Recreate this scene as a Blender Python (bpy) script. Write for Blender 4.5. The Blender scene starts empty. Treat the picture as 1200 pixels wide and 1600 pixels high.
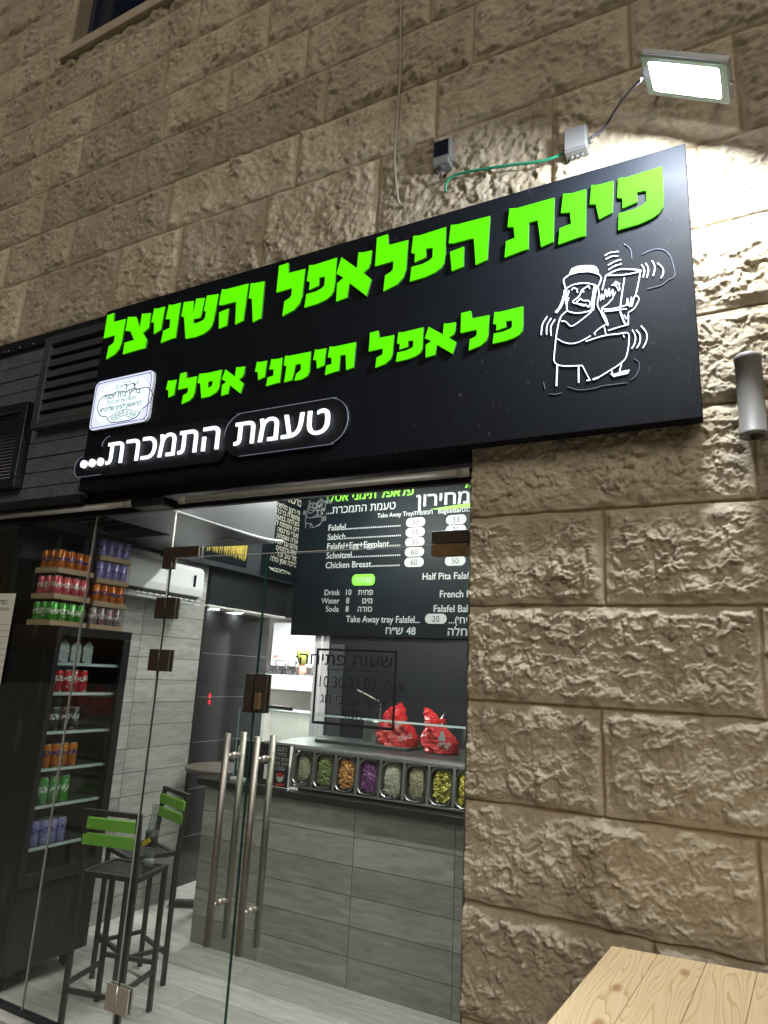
import bpy, bmesh, math, random
import numpy as np
from mathutils import Vector, Matrix
from mathutils.geometry import tessellate_polygon

S = bpy.context.scene
COL = S.collection
R = math.radians

# ------------------------------------------------------------------ camera
cam = bpy.data.cameras.new("camera")
cam.sensor_fit = 'VERTICAL'
cam.sensor_height = 24.0
cam.lens = 24.0 * 1055.17 / 1600.0
cam.clip_start = 0.05
cam.clip_end = 300.0
camo = bpy.data.objects.new("camera", cam)
COL.objects.link(camo)
yaw, pitch, roll = R(28.352), R(13.4734), R(2.9191)
fwd = Vector((-math.sin(yaw) * math.cos(pitch), math.cos(yaw) * math.cos(pitch), math.sin(pitch)))
rgt = Vector((math.cos(yaw), math.sin(yaw), 0))
upv = rgt.cross(fwd)
r2 = rgt * math.cos(roll) + upv * math.sin(roll)
u2 = -rgt * math.sin(roll) + upv * math.cos(roll)
M = Matrix((r2, u2, -fwd)).transposed().to_4x4()
M.translation = Vector((0, -2.35, 1.63))
camo.matrix_world = M
S.camera = camo

# ------------------------------------------------------------------ world, warm fill sun, exposure
S.view_settings.view_transform = 'Standard'
S.view_settings.look = 'None'
S.view_settings.exposure = 0.0
S.view_settings.gamma = 1.0
w = bpy.data.worlds.new("World")
S.world = w
w.use_nodes = True
nt = w.node_tree
sky = nt.nodes.new('ShaderNodeTexSky')
sky.sky_type = 'NISHITA'
sky.sun_disc = False
sky.sun_elevation = R(-3.5)
sky.sun_rotation = R(200)
bg = nt.nodes['Background']
bg.inputs['Strength'].default_value = 0.15
nt.links.new(sky.outputs[0], bg.inputs['Color'])
sun = bpy.data.lights.new("street_fill", 'SUN')  # broad warm fill added to lift the stone; no street lamp is modelled
sun.energy = 1.45
sun.angle = R(34)
sun.color = (1.0, 0.90, 0.745)
suno = bpy.data.objects.new("street_fill", sun)
COL.objects.link(suno)
suno.rotation_euler = (R(52), 0, R(24))

# ------------------------------------------------------------------ materials
def mat(name, col, rough=0.5, metal=0.0, bump=0.0, bscale=60.0, var=0.0, vscale=8.0, emit=None, estr=0.0, spec=0.5, coat=0.0):
    m = bpy.data.materials.new(name)
    m.use_nodes = True
    t = m.node_tree
    b = t.nodes['Principled BSDF']
    b.inputs['Base Color'].default_value = (*col, 1)
    b.inputs['Roughness'].default_value = rough
    b.inputs['Metallic'].default_value = metal
    b.inputs['Specular IOR Level'].default_value = spec
    b.inputs['Coat Weight'].default_value = coat
    tc = t.nodes.new('ShaderNodeTexCoord')
    if var > 0:
        n = t.nodes.new('ShaderNodeTexNoise')
        n.inputs['Scale'].default_value = vscale
        n.inputs['Detail'].default_value = 6
        t.links.new(tc.outputs['Object'], n.inputs['Vector'])
        mx = t.nodes.new('ShaderNodeMix'); mx.data_type = 'RGBA'
        mx.inputs[6].default_value = (*[c * (1 - var) for c in col], 1)
        mx.inputs[7].default_value = (*[min(1, c * (1 + var)) for c in col], 1)
        t.links.new(n.outputs['Fac'], mx.inputs[0])
        t.links.new(mx.outputs[2], b.inputs['Base Color'])
        rr = t.nodes.new('ShaderNodeMapRange')
        rr.inputs['To Min'].default_value = max(0.02, rough * 0.75)
        rr.inputs['To Max'].default_value = min(1, rough * 1.25)
        t.links.new(n.outputs['Fac'], rr.inputs['Value'])
        t.links.new(rr.outputs[0], b.inputs['Roughness'])
    if bump > 0:
        n2 = t.nodes.new('ShaderNodeTexNoise')
        n2.inputs['Scale'].default_value = bscale
        n2.inputs['Detail'].default_value = 5
        t.links.new(tc.outputs['Object'], n2.inputs['Vector'])
        bp = t.nodes.new('ShaderNodeBump')
        bp.inputs['Strength'].default_value = bump
        bp.inputs['Distance'].default_value = 0.01
        t.links.new(n2.outputs['Fac'], bp.inputs['Height'])
        t.links.new(bp.outputs[0], b.inputs['Normal'])
    if emit:
        b.inputs['Emission Color'].default_value = (*emit, 1)
        b.inputs['Emission Strength'].default_value = estr
    return m

def glass_mat(name, tint=(0.93, 0.97, 0.96), refl=0.05, dirt=0.0):
    m = bpy.data.materials.new(name); m.use_nodes = True
    t = m.node_tree; t.nodes.clear()
    o = t.nodes.new('ShaderNodeOutputMaterial')
    tr = t.nodes.new('ShaderNodeBsdfTransparent'); tr.inputs[0].default_value = (*tint, 1)
    gl = t.nodes.new('ShaderNodeBsdfGlossy'); gl.inputs['Roughness'].default_value = 0.01
    lw = t.nodes.new('ShaderNodeLayerWeight'); lw.inputs['Blend'].default_value = 0.5
    pw = t.nodes.new('ShaderNodeMath'); pw.operation = 'POWER'; pw.inputs[1].default_value = 5
    t.links.new(lw.outputs['Facing'], pw.inputs[0])
    fr = t.nodes.new('ShaderNodeMath'); fr.operation = 'MULTIPLY_ADD'; fr.inputs[1].default_value = 0.94; fr.inputs[2].default_value = refl
    t.links.new(pw.outputs[0], fr.inputs[0])
    mx = t.nodes.new('ShaderNodeMixShader')
    t.links.new(fr.outputs[0], mx.inputs[0]); t.links.new(tr.outputs[0], mx.inputs[1]); t.links.new(gl.outputs[0], mx.inputs[2])
    last = mx
    if dirt > 0:
        tc = t.nodes.new('ShaderNodeTexCoord')
        mp = t.nodes.new('ShaderNodeMapping'); mp.inputs['Scale'].default_value = (9, 1, 1.2)
        n = t.nodes.new('ShaderNodeTexNoise'); n.inputs['Scale'].default_value = 3; n.inputs['Detail'].default_value = 8
        t.links.new(tc.outputs['Object'], mp.inputs[0]); t.links.new(mp.outputs[0], n.inputs['Vector'])
        rp = t.nodes.new('ShaderNodeMapRange'); rp.inputs['From Min'].default_value = 0.62; rp.inputs['From Max'].default_value = 0.8
        rp.inputs['To Max'].default_value = dirt
        t.links.new(n.outputs['Fac'], rp.inputs['Value'])
        df = t.nodes.new('ShaderNodeBsdfDiffuse'); df.inputs[0].default_value = (0.7, 0.72, 0.72, 1)
        m2 = t.nodes.new('ShaderNodeMixShader')
        t.links.new(rp.outputs[0], m2.inputs[0]); t.links.new(mx.outputs[0], m2.inputs[1]); t.links.new(df.outputs[0], m2.inputs[2])
        last = m2
    t.links.new(last.outputs[0], o.inputs[0])
    return m

def plank_mat(name, axes, tile, c1, c2, mortar, rough=0.4, off=0.0, grain=1.0, shift=(0, 0)):
    """wood-look tiles: axes = which object axes give (along, across)"""
    m = bpy.data.materials.new(name); m.use_nodes = True
    t = m.node_tree; b = t.nodes['Principled BSDF']
    tc = t.nodes.new('ShaderNodeTexCoord')
    sp = t.nodes.new('ShaderNodeSeparateXYZ'); t.links.new(tc.outputs['Object'], sp.inputs[0])
    cb = t.nodes.new('ShaderNodeCombineXYZ')
    for k in (0, 1):
        ad = t.nodes.new('ShaderNodeMath'); ad.operation = 'ADD'; ad.inputs[1].default_value = shift[k]
        t.links.new(sp.outputs[axes[k]], ad.inputs[0]); t.links.new(ad.outputs[0], cb.inputs[k])
    br = t.nodes.new('ShaderNodeTexBrick')
    br.offset = off; br.squash = 1
    br.inputs['Scale'].default_value = 1
    br.inputs['Brick Width'].default_value = tile[0]
    br.inputs['Row Height'].default_value = tile[1]
    br.inputs['Mortar Size'].default_value = 0.0022
    br.inputs['Mortar Smooth'].default_value = 0.1
    br.inputs['Bias'].default_value = 0
    br.inputs['Color1'].default_value = (0, 0, 0, 1); br.inputs['Color2'].default_value = (1, 1, 1, 1); br.inputs['Mortar'].default_value = (0.5, 0.5, 0.5, 1)
    t.links.new(cb.outputs[0], br.inputs['Vector'])
    # a different patch of grain for every tile
    sc = t.nodes.new('ShaderNodeVectorMath'); sc.operation = 'SCALE'; sc.inputs['Scale'].default_value = 17
    t.links.new(br.outputs['Color'], sc.inputs[0])
    av = t.nodes.new('ShaderNodeVectorMath'); av.operation = 'ADD'
    mp = t.nodes.new('ShaderNodeMapping'); mp.inputs['Scale'].default_value = (2.2, 13, 1)
    t.links.new(cb.outputs[0], mp.inputs[0]); t.links.new(mp.outputs[0], av.inputs[0]); t.links.new(sc.outputs[0], av.inputs[1])
    n = t.nodes.new('ShaderNodeTexNoise'); n.inputs['Scale'].default_value = 1.6; n.inputs['Detail'].default_value = 8; n.inputs['Distortion'].default_value = 1.4
    n.inputs['Roughness'].default_value = 0.62
    t.links.new(av.outputs[0], n.inputs['Vector'])
    rp = t.nodes.new('ShaderNodeValToRGB')
    e = rp.color_ramp.elements
    e[0].position = 0.28; e[0].color = (*c1, 1); e[1].position = 0.72; e[1].color = (*c2, 1)
    t.links.new(n.outputs['Fac'], rp.inputs[0])
    hv = t.nodes.new('ShaderNodeMix'); hv.data_type = 'RGBA'; hv.blend_type = 'MULTIPLY'
    tv = t.nodes.new('ShaderNodeMapRange'); tv.inputs['To Min'].default_value = 0.78; tv.inputs['To Max'].default_value = 1.12
    t.links.new(br.outputs['Color'], tv.inputs['Value'])
    hv.inputs[0].default_value = 1
    t.links.new(rp.outputs[0], hv.inputs[6]); t.links.new(tv.outputs[0], hv.inputs[7])
    mx = t.nodes.new('ShaderNodeMix'); mx.data_type = 'RGBA'
    mx.inputs[7].default_value = (*mortar, 1)
    t.links.new(br.outputs['Fac'], mx.inputs[0]); t.links.new(hv.outputs[2], mx.inputs[6])
    t.links.new(mx.outputs[2], b.inputs['Base Color'])
    b.inputs['Roughness'].default_value = rough
    bp = t.nodes.new('ShaderNodeBump'); bp.inputs['Strength'].default_value = 0.6; bp.inputs['Distance'].default_value = 0.003; bp.invert = True
    t.links.new(br.outputs['Fac'], bp.inputs['Height']); t.links.new(bp.outputs[0], b.inputs['Normal'])
    return m

def stone_mat():
    m = bpy.data.materials.new("rough limestone"); m.use_nodes = True
    t = m.node_tree; b = t.nodes['Principled BSDF']
    tc = t.nodes.new('ShaderNodeTexCoord')
    def noise(scale, detail=8, rough=0.6):
        n = t.nodes.new('ShaderNodeTexNoise'); n.inputs['Scale'].default_value = scale
        n.inputs['Detail'].default_value = detail; n.inputs['Roughness'].default_value = rough
        t.links.new(tc.outputs['Object'], n.inputs['Vector']); return n
    n1 = noise(2.6); n2 = noise(34)
    rp = t.nodes.new('ShaderNodeValToRGB'); e = rp.color_ramp.elements
    e[0].position = 0.3; e[0].color = (0.40, 0.335, 0.24, 1); e[1].position = 0.7; e[1].color = (0.56, 0.495, 0.385, 1)
    t.links.new(n1.outputs['Fac'], rp.inputs[0])
    mx = t.nodes.new('ShaderNodeMix'); mx.data_type = 'RGBA'; mx.blend_type = 'MULTIPLY'
    mx.inputs[0].default_value = 0.55
    r2 = t.nodes.new('ShaderNodeMapRange'); r2.inputs['From Min'].default_value = 0.3; r2.inputs['From Max'].default_value = 0.65
    r2.inputs['To Min'].default_value = 0.62; r2.inputs['To Max'].default_value = 1.1
    t.links.new(n2.outputs['Fac'], r2.inputs['Value'])
    t.links.new(rp.outputs[0], mx.inputs[6]); t.links.new(r2.outputs[0], mx.inputs[7])
    at = t.nodes.new('ShaderNodeAttribute'); at.attribute_name = 'stone'
    sp = t.nodes.new('ShaderNodeSeparateColor'); t.links.new(at.outputs['Color'], sp.inputs[0])
    # joint (R) and per-stone tone (G)
    tone = t.nodes.new('ShaderNodeMapRange'); tone.inputs['To Min'].default_value = 0.80; tone.inputs['To Max'].default_value = 1.16
    t.links.new(sp.outputs[1], tone.inputs['Value'])
    m2 = t.nodes.new('ShaderNodeMix'); m2.data_type = 'RGBA'; m2.blend_type = 'MULTIPLY'; m2.inputs[0].default_value = 1
    t.links.new(mx.outputs[2], m2.inputs[6]); t.links.new(tone.outputs[0], m2.inputs[7])
    m3 = t.nodes.new('ShaderNodeMix'); m3.data_type = 'RGBA'; m3.inputs[7].default_value = (0.30, 0.225, 0.135, 1)
    t.links.new(sp.outputs[0], m3.inputs[0]); t.links.new(m2.outputs[2], m3.inputs[6])
    ms = t.nodes.new('ShaderNodeMapping'); ms.inputs['Scale'].default_value = (5.5, 1, 0.5)
    t.links.new(tc.outputs['Object'], ms.inputs[0])
    ns = t.nodes.new('ShaderNodeTexNoise'); ns.inputs['Scale'].default_value = 1.0; ns.inputs['Detail'].default_value = 5
    t.links.new(ms.outputs[0], ns.inputs['Vector'])
    rs = t.nodes.new('ShaderNodeMapRange'); rs.inputs['From Min'].default_value = 0.5; rs.inputs['From Max'].default_value = 0.75
    rs.inputs['To Min'].default_value = 0; rs.inputs['To Max'].default_value = 0.42
    t.links.new(ns.outputs['Fac'], rs.inputs['Value'])
    m4 = t.nodes.new('ShaderNodeMix'); m4.data_type = 'RGBA'; m4.inputs[7].default_value = (0.24, 0.19, 0.13, 1)
    t.links.new(rs.outputs[0], m4.inputs[0]); t.links.new(m3.outputs[2], m4.inputs[6])
    t.links.new(m4.outputs[2], b.inputs['Base Color'])
    b.inputs['Roughness'].default_value = 0.92
    b.inputs['Specular IOR Level'].default_value = 0.25
    nb = noise(120, 10, 0.78)
    bp = t.nodes.new('ShaderNodeBump'); bp.inputs['Strength'].default_value = 0.9; bp.inputs['Distance'].default_value = 0.006
    t.links.new(nb.outputs['Fac'], bp.inputs['Height']); t.links.new(bp.outputs[0], b.inputs['Normal'])
    return m

def pine_mat():
    m = bpy.data.materials.new("raw pine"); m.use_nodes = True
    t = m.node_tree; b = t.nodes['Principled BSDF']
    tc = t.nodes.new('ShaderNodeTexCoord')
    info = t.nodes.new('ShaderNodeAttribute'); info.attribute_name = 'board'
    av = t.nodes.new('ShaderNodeVectorMath'); av.operation = 'ADD'
    sc = t.nodes.new('ShaderNodeVectorMath'); sc.operation = 'SCALE'; sc.inputs['Scale'].default_value = 6.3
    t.links.new(info.outputs['Color'], sc.inputs[0])
    t.links.new(tc.outputs['Object'], av.inputs[0]); t.links.new(sc.outputs[0], av.inputs[1])
    mp = t.nodes.new('ShaderNodeMapping'); mp.inputs['Scale'].default_value = (5.0, 0.55, 5)
    t.links.new(av.outputs[0], mp.inputs[0])
    # grain bends round knots
    n = t.nodes.new('ShaderNodeTexNoise'); n.inputs['Scale'].default_value = 1.3; n.inputs['Detail'].default_value = 2.5
    t.links.new(mp.outputs[0], n.inputs['Vector'])
    mul = t.nodes.new('ShaderNodeMath'); mul.operation = 'MULTIPLY'; mul.inputs[1].default_value = 36
    t.links.new(n.outputs['Fac'], mul.inputs[0])
    frc = t.nodes.new('ShaderNodeMath'); frc.operation = 'FRACT'; t.links.new(mul.outputs[0], frc.inputs[0])
    rp = t.nodes.new('ShaderNodeValToRGB'); e = rp.color_ramp.elements
    e[0].position = 0.0; e[0].color = (0.72, 0.56, 0.345, 1); e[1].position = 0.75; e[1].color = (0.68, 0.515, 0.30, 1)
    x = e.new(0.93); x.color = (0.56, 0.385, 0.19, 1)
    t.links.new(frc.outputs[0], rp.inputs[0])
    mg = t.nodes.new('ShaderNodeMapping'); mg.inputs['Scale'].default_value = (160, 5, 5); t.links.new(av.outputs[0], mg.inputs[0])
    ng = t.nodes.new('ShaderNodeTexNoise'); ng.inputs['Scale'].default_value = 1; ng.inputs['Detail'].default_value = 5; t.links.new(mg.outputs[0], ng.inputs['Vector'])
    gr = t.nodes.new('ShaderNodeMapRange'); gr.inputs['To Min'].default_value = 0.84; gr.inputs['To Max'].default_value = 1.1; t.links.new(ng.outputs['Fac'], gr.inputs['Value'])
    fg = t.nodes.new('ShaderNodeMix'); fg.data_type = 'RGBA'; fg.blend_type = 'MULTIPLY'; fg.inputs[0].default_value = 1
    t.links.new(rp.outputs[0], fg.inputs[6]); t.links.new(gr.outputs[0], fg.inputs[7])
    # knots
    mk = t.nodes.new('ShaderNodeMapping'); mk.inputs['Scale'].default_value = (9.5, 4.2, 1)
    t.links.new(av.outputs[0], mk.inputs[0])
    vo = t.nodes.new('ShaderNodeTexVoronoi'); vo.inputs['Scale'].default_value = 1.0; vo.voronoi_dimensions = '2D'
    t.links.new(mk.outputs[0], vo.inputs['Vector'])
    kr = t.nodes.new('ShaderNodeMapRange'); kr.inputs['From Min'].default_value = 0.06; kr.inputs['From Max'].default_value = 0.15
    kr.inputs['To Min'].default_value = 0.85; kr.inputs['To Max'].default_value = 0
    t.links.new(vo.outputs['Distance'], kr.inputs['Value'])
    mx = t.nodes.new('ShaderNodeMix'); mx.data_type = 'RGBA'; mx.inputs[7].default_value = (0.36, 0.19, 0.08, 1)
    sc3 = t.nodes.new('ShaderNodeSeparateColor'); t.links.new(vo.outputs['Color'], sc3.inputs[0])
    few = t.nodes.new('ShaderNodeMath'); few.operation = 'GREATER_THAN'; few.inputs[1].default_value = 0.68; t.links.new(sc3.outputs[0], few.inputs[0])
    kk = t.nodes.new('ShaderNodeMath'); kk.operation = 'MULTIPLY'; t.links.new(kr.outputs[0], kk.inputs[0]); t.links.new(few.outputs[0], kk.inputs[1])
    t.links.new(kk.outputs[0], mx.inputs[0]); t.links.new(fg.outputs[2], mx.inputs[6])
    t.links.new(mx.outputs[2], b.inputs['Base Color'])
    b.inputs['Roughness'].default_value = 0.55
    return m

M_ = dict(
    stone=stone_mat(), pine=pine_mat(),
    sign=mat("black satin sheet", (0.003, 0.0048, 0.0085), 0.7, 0.0, var=0.25, vscale=5, bump=0.03, bscale=9, spec=0.16),
    letter_face=mat("lit green acrylic", (0.012, 0.09, 0.002), 0.8, emit=(0.125, 0.95, 0.0), estr=1.0, spec=0.05),
    letter_side=mat("letter return, lit from inside", (0.03, 0.10, 0.02), 0.5, 0.0, emit=(0.05, 0.35, 0.0), estr=0.25),
    white_face=mat("lit white acrylic", (0.8, 0.85, 0.9), 0.4, emit=(0.86, 0.93, 1.0), estr=1.15),
    line_face=mat("lit white line", (0.8, 0.85, 0.9), 0.4, emit=(0.70, 0.78, 1.0), estr=0.95),
    plate_face=mat("backlit opal plate", (0.8, 0.82, 0.9), 0.35, emit=(0.62, 0.70, 1.0), estr=0.85),
    plate_glow=mat("backlit opal plate, centre", (0.8, 0.9, 0.9), 0.35, emit=(0.72, 0.93, 1.0), estr=0.95),
    edge_glint=mat("polished acrylic edge", (0.16, 0.17, 0.22), 0.25, emit=(0.5, 0.55, 0.8), estr=0.16),  # faint glow painted on for the glints along the plate outlines
    acrylic=mat("black acrylic", (0.005, 0.006, 0.011), 0.5, spec=0.5),
    black_ink=mat("black vinyl", (0.012, 0.012, 0.016), 0.55),
    lens=mat("lamp lens, lit", (0.9, 0.9, 0.9), 0.3, emit=(0.90, 0.95, 1.0), estr=560.0),
    lamp_body=mat("grey die-cast lamp body", (0.42, 0.44, 0.46), 0.45, 0.3, bump=0.1, bscale=200),
    grey_plastic=mat("grey plastic", (0.17, 0.175, 0.18), 0.55, var=0.1, bump=0.05, bscale=150),
    white_plastic=mat("white plastic", (0.66, 0.67, 0.69), 0.4, var=0.05),
    dark_glass=mat("dark sensor glass", (0.01, 0.012, 0.02), 0.08),
    green_cable=mat("green cable sheath", (0.02, 0.22, 0.13), 0.45),
    black_cable=mat("dark cable sheath", (0.05, 0.05, 0.09), 0.45),
    pale_cable=mat("pale cable sheath", (0.30, 0.27, 0.22), 0.6),
    lamp_cyl=mat("grey powder coat", (0.17, 0.165, 0.155), 0.5, bump=0.08, bscale=400),
    board_black=mat("black stained timber", (0.10, 0.104, 0.118), 0.36, var=0.45, vscale=14, bump=0.6, bscale=45, spec=0.5),
    louvre=mat("black louvre metal", (0.045, 0.048, 0.052), 0.4, var=0.3, vscale=6, bump=0.05, bscale=20),
    vent=mat("pale vent slats", (0.72, 0.72, 0.78), 0.45, 0.0, var=0.1),
    frame_black=mat("black frame paint", (0.012, 0.013, 0.016), 0.4, var=0.2),
    bar_grey=mat("grey roller tube", (0.36, 0.345, 0.315), 0.5, var=0.12, vscale=20),
    glass=glass_mat("clear shop glass", dirt=0.05), glass_edge=mat("green glass edge", (0.03, 0.09, 0.08), 0.15),
    glass_edge_pale=mat("pale glass edge seal", (0.50, 0.48, 0.44), 0.4),  # pale colour stands for light caught along the glass edges
    bronze=mat("bronze brown hardware", (0.085, 0.068, 0.055), 0.38, 0.6, var=0.2, vscale=40),
    brass=mat("worn bronze hardware", (0.30, 0.20, 0.10), 0.38, 0.7, var=0.35, vscale=30),
    nickel=mat("satin nickel", (0.55, 0.50, 0.44), 0.35, 0.8),
    steel=mat("brushed steel", (0.29, 0.27, 0.235), 0.5, 1.0, var=0.08, vscale=30),
    steel_box=mat("stainless sheet", (0.50, 0.51, 0.52), 0.33, 0.9, var=0.1, vscale=10),
    pan_steel=mat("pan steel", (0.30, 0.31, 0.31), 0.3, 0.9),
    wall_tile=plank_mat("grey wood-look wall tile", (1, 2), (0.62, 0.153), (0.28, 0.275, 0.26), (0.52, 0.51, 0.485), (0.05, 0.05, 0.05), 0.45, 0.0, shift=(0.13, 0.02)),
    counter_tile=plank_mat("grey wood-look counter tile", (0, 2), (0.60, 0.148), (0.185, 0.18, 0.165), (0.35, 0.34, 0.315), (0.05, 0.05, 0.05), 0.5, 0.0, shift=(0.10, 0.0)),
    floor_tile=plank_mat("pale wood-look floor tile", (0, 1), (1.2, 0.2), (0.30, 0.295, 0.28), (0.50, 0.495, 0.475), (0.58, 0.57, 0.55), 0.4, 0.37, shift=(0.2, 0.07)),
    pavement=mat("stone paving", (0.22, 0.20, 0.17), 0.8, var=0.25, vscale=3, bump=0.3, bscale=40),
    dark_clad=mat("dark glossy cladding", (0.028, 0.029, 0.031), 0.14, var=0.2, vscale=3, spec=0.6),
    dark_wall=mat("black wall paint", (0.006, 0.008, 0.012), 0.6, var=0.2, vscale=4),
    grey_wall=mat("grey wall board", (0.15, 0.155, 0.17), 0.35, var=0.15, vscale=5),
    ceil_grey=mat("dark grey ceiling board", (0.15, 0.155, 0.165), 0.35, var=0.15, vscale=5),
    ceil_dark=mat("black ceiling", (0.02, 0.02, 0.022), 0.6),
    white_wall=mat("white kitchen wall", (0.72, 0.71, 0.70), 0.5, var=0.06, vscale=6),
    tile_mix=mat("pale kitchen tile", (0.58, 0.56, 0.53), 0.3, var=0.18, vscale=7),
    worktop=mat("black stone worktop", (0.02, 0.02, 0.022), 0.2, var=0.4, vscale=60),
    menu=mat("menu board, black print", (0.004, 0.007, 0.010), 0.5, spec=0.15),
    print_white=mat("white print", (0.34, 0.36, 0.36), 0.5),
    print_cream=mat("cream print", (0.62, 0.60, 0.50), 0.5),
    print_green=mat("green print", (0.17, 0.50, 0.03), 0.5),
    print_black=mat("black print", (0.02, 0.02, 0.02), 0.5),
    print_grey=mat("grey print line", (0.25, 0.27, 0.28), 0.5),
    paper=mat("white paper", (0.62, 0.62, 0.60), 0.7, var=0.05),
    gold=mat("golden picture print", (0.48, 0.36, 0.07), 0.35, var=0.6, vscale=30),
    chair_black=mat("black chair paint", (0.018, 0.018, 0.018), 0.42, bump=0.03, bscale=200),
    chair_green=mat("green chair slat", (0.15, 0.37, 0.04), 0.4, var=0.08),
    cooler_black=mat("black cooler enamel", (0.014, 0.014, 0.016), 0.3),
    cooler_in=mat("cooler lining", (0.05, 0.055, 0.055), 0.5),
    cooler_shelf=mat("cooler shelf strip", (0.45, 0.47, 0.48), 0.4),
    card=mat("brown cardboard", (0.30, 0.22, 0.14), 0.8, var=0.15, vscale=30),
    can_top=mat("can aluminium", (0.62, 0.63, 0.64), 0.28, 0.9),
    led_red=mat("red LED digits", (0.5, 0.01, 0.01), 0.4, emit=(1.0, 0.02, 0.03), estr=2.2),
    downlight=mat("lit downlight", (0.9, 0.9, 0.9), 0.4, emit=(1.0, 0.97, 0.92), estr=60.0),
    shop_lamp=mat("lit LED tube", (0.9, 0.9, 0.9), 0.4, emit=(1.0, 0.965, 0.895), estr=440.0),
    bag_red=mat("red plastic bag", (0.52, 0.025, 0.03), 0.28, var=0.1, vscale=9, spec=0.6),
    bottle_glass=glass_mat("clear bottle glass", (0.84, 0.9, 0.9), refl=0.16),
    yellow=mat("yellow label", (0.8, 0.58, 0.02), 0.5),
    coral=mat("coral plastic", (0.60, 0.16, 0.12), 0.5),
)

def add_dust(m, amount):
    t = m.node_tree; b = t.nodes['Principled BSDF']; src = b.inputs['Base Color'].links[0].from_socket
    tc = t.nodes.new('ShaderNodeTexCoord')
    mp = t.nodes.new('ShaderNodeMapping'); mp.inputs['Scale'].default_value = (60, 60, 22); t.links.new(tc.outputs['Object'], mp.inputs[0])
    n = t.nodes.new('ShaderNodeTexNoise'); n.inputs['Scale'].default_value = 1; n.inputs['Detail'].default_value = 9; n.inputs['Roughness'].default_value = 0.75; t.links.new(mp.outputs[0], n.inputs['Vector'])
    big = t.nodes.new('ShaderNodeTexNoise'); big.inputs['Scale'].default_value = 2.3; big.inputs['Detail'].default_value = 3; t.links.new(tc.outputs['Object'], big.inputs['Vector'])
    r = t.nodes.new('ShaderNodeMapRange'); r.inputs['From Min'].default_value = 0.60; r.inputs['From Max'].default_value = 0.74; r.inputs['To Max'].default_value = amount; t.links.new(n.outputs['Fac'], r.inputs['Value'])
    g = t.nodes.new('ShaderNodeMapRange'); g.inputs['From Min'].default_value = 0.45; g.inputs['From Max'].default_value = 0.65; t.links.new(big.outputs['Fac'], g.inputs['Value'])
    mu = t.nodes.new('ShaderNodeMath'); mu.operation = 'MULTIPLY'; t.links.new(r.outputs[0], mu.inputs[0]); t.links.new(g.outputs[0], mu.inputs[1])
    mx = t.nodes.new('ShaderNodeMix'); mx.data_type = 'RGBA'; mx.inputs[7].default_value = (0.35, 0.36, 0.38, 1)
    t.links.new(mu.outputs[0], mx.inputs[0]); t.links.new(src, mx.inputs[6]); t.links.new(mx.outputs[2], b.inputs['Base Color'])
add_dust(M_['sign'], 0.5)

def can_mat(name, c, band=None, txt=(0.8, 0.8, 0.8), ink=(0.75, 0.75, 0.75)):
    m = mat(name, c, 0.3, 0.35)
    t = m.node_tree; b = t.nodes['Principled BSDF']
    tc = t.nodes.new('ShaderNodeTexCoord')
    sp = t.nodes.new('ShaderNodeSeparateXYZ'); t.links.new(tc.outputs['Object'], sp.inputs[0])
    n = t.nodes.new('ShaderNodeTexNoise'); n.inputs['Scale'].default_value = 38; n.inputs['Detail'].default_value = 1
    t.links.new(tc.outputs['Object'], n.inputs['Vector'])
    rp = t.nodes.new('ShaderNodeValToRGB'); rp.color_ramp.interpolation = 'CONSTANT'
    e = rp.color_ramp.elements; e[0].color = (*c, 1); e[1].position = 0.62; e[1].color = (*(band or txt), 1)
    t.links.new(n.outputs['Fac'], rp.inputs[0])
    # printed name band half way up
    def cmp(lo, hi):
        a = t.nodes.new('ShaderNodeMath'); a.operation = 'GREATER_THAN'; a.inputs[1].default_value = lo; t.links.new(sp.outputs[2], a.inputs[0])
        c_ = t.nodes.new('ShaderNodeMath'); c_.operation = 'LESS_THAN'; c_.inputs[1].default_value = hi; t.links.new(sp.outputs[2], c_.inputs[0])
        m_ = t.nodes.new('ShaderNodeMath'); m_.operation = 'MULTIPLY'; t.links.new(a.outputs[0], m_.inputs[0]); t.links.new(c_.outputs[0], m_.inputs[1]); return m_
    n3 = t.nodes.new('ShaderNodeTexNoise'); n3.inputs['Scale'].default_value = 85; n3.inputs['Detail'].default_value = 0; t.links.new(tc.outputs['Object'], n3.inputs['Vector'])
    g3 = t.nodes.new('ShaderNodeMath'); g3.operation = 'GREATER_THAN'; g3.inputs[1].default_value = 0.47; t.links.new(n3.outputs['Fac'], g3.inputs[0])
    k3 = t.nodes.new('ShaderNodeMath'); k3.operation = 'MULTIPLY'; bd = cmp(0.062, 0.092); t.links.new(bd.outputs[0], k3.inputs[0]); t.links.new(g3.outputs[0], k3.inputs[1])
    mxx = t.nodes.new('ShaderNodeMix'); mxx.data_type = 'RGBA'; mxx.inputs[7].default_value = (*ink, 1)
    t.links.new(k3.outputs[0], mxx.inputs[0]); t.links.new(rp.outputs[0], mxx.inputs[6]); t.links.new(mxx.outputs[2], b.inputs['Base Color'])
    return m
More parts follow.
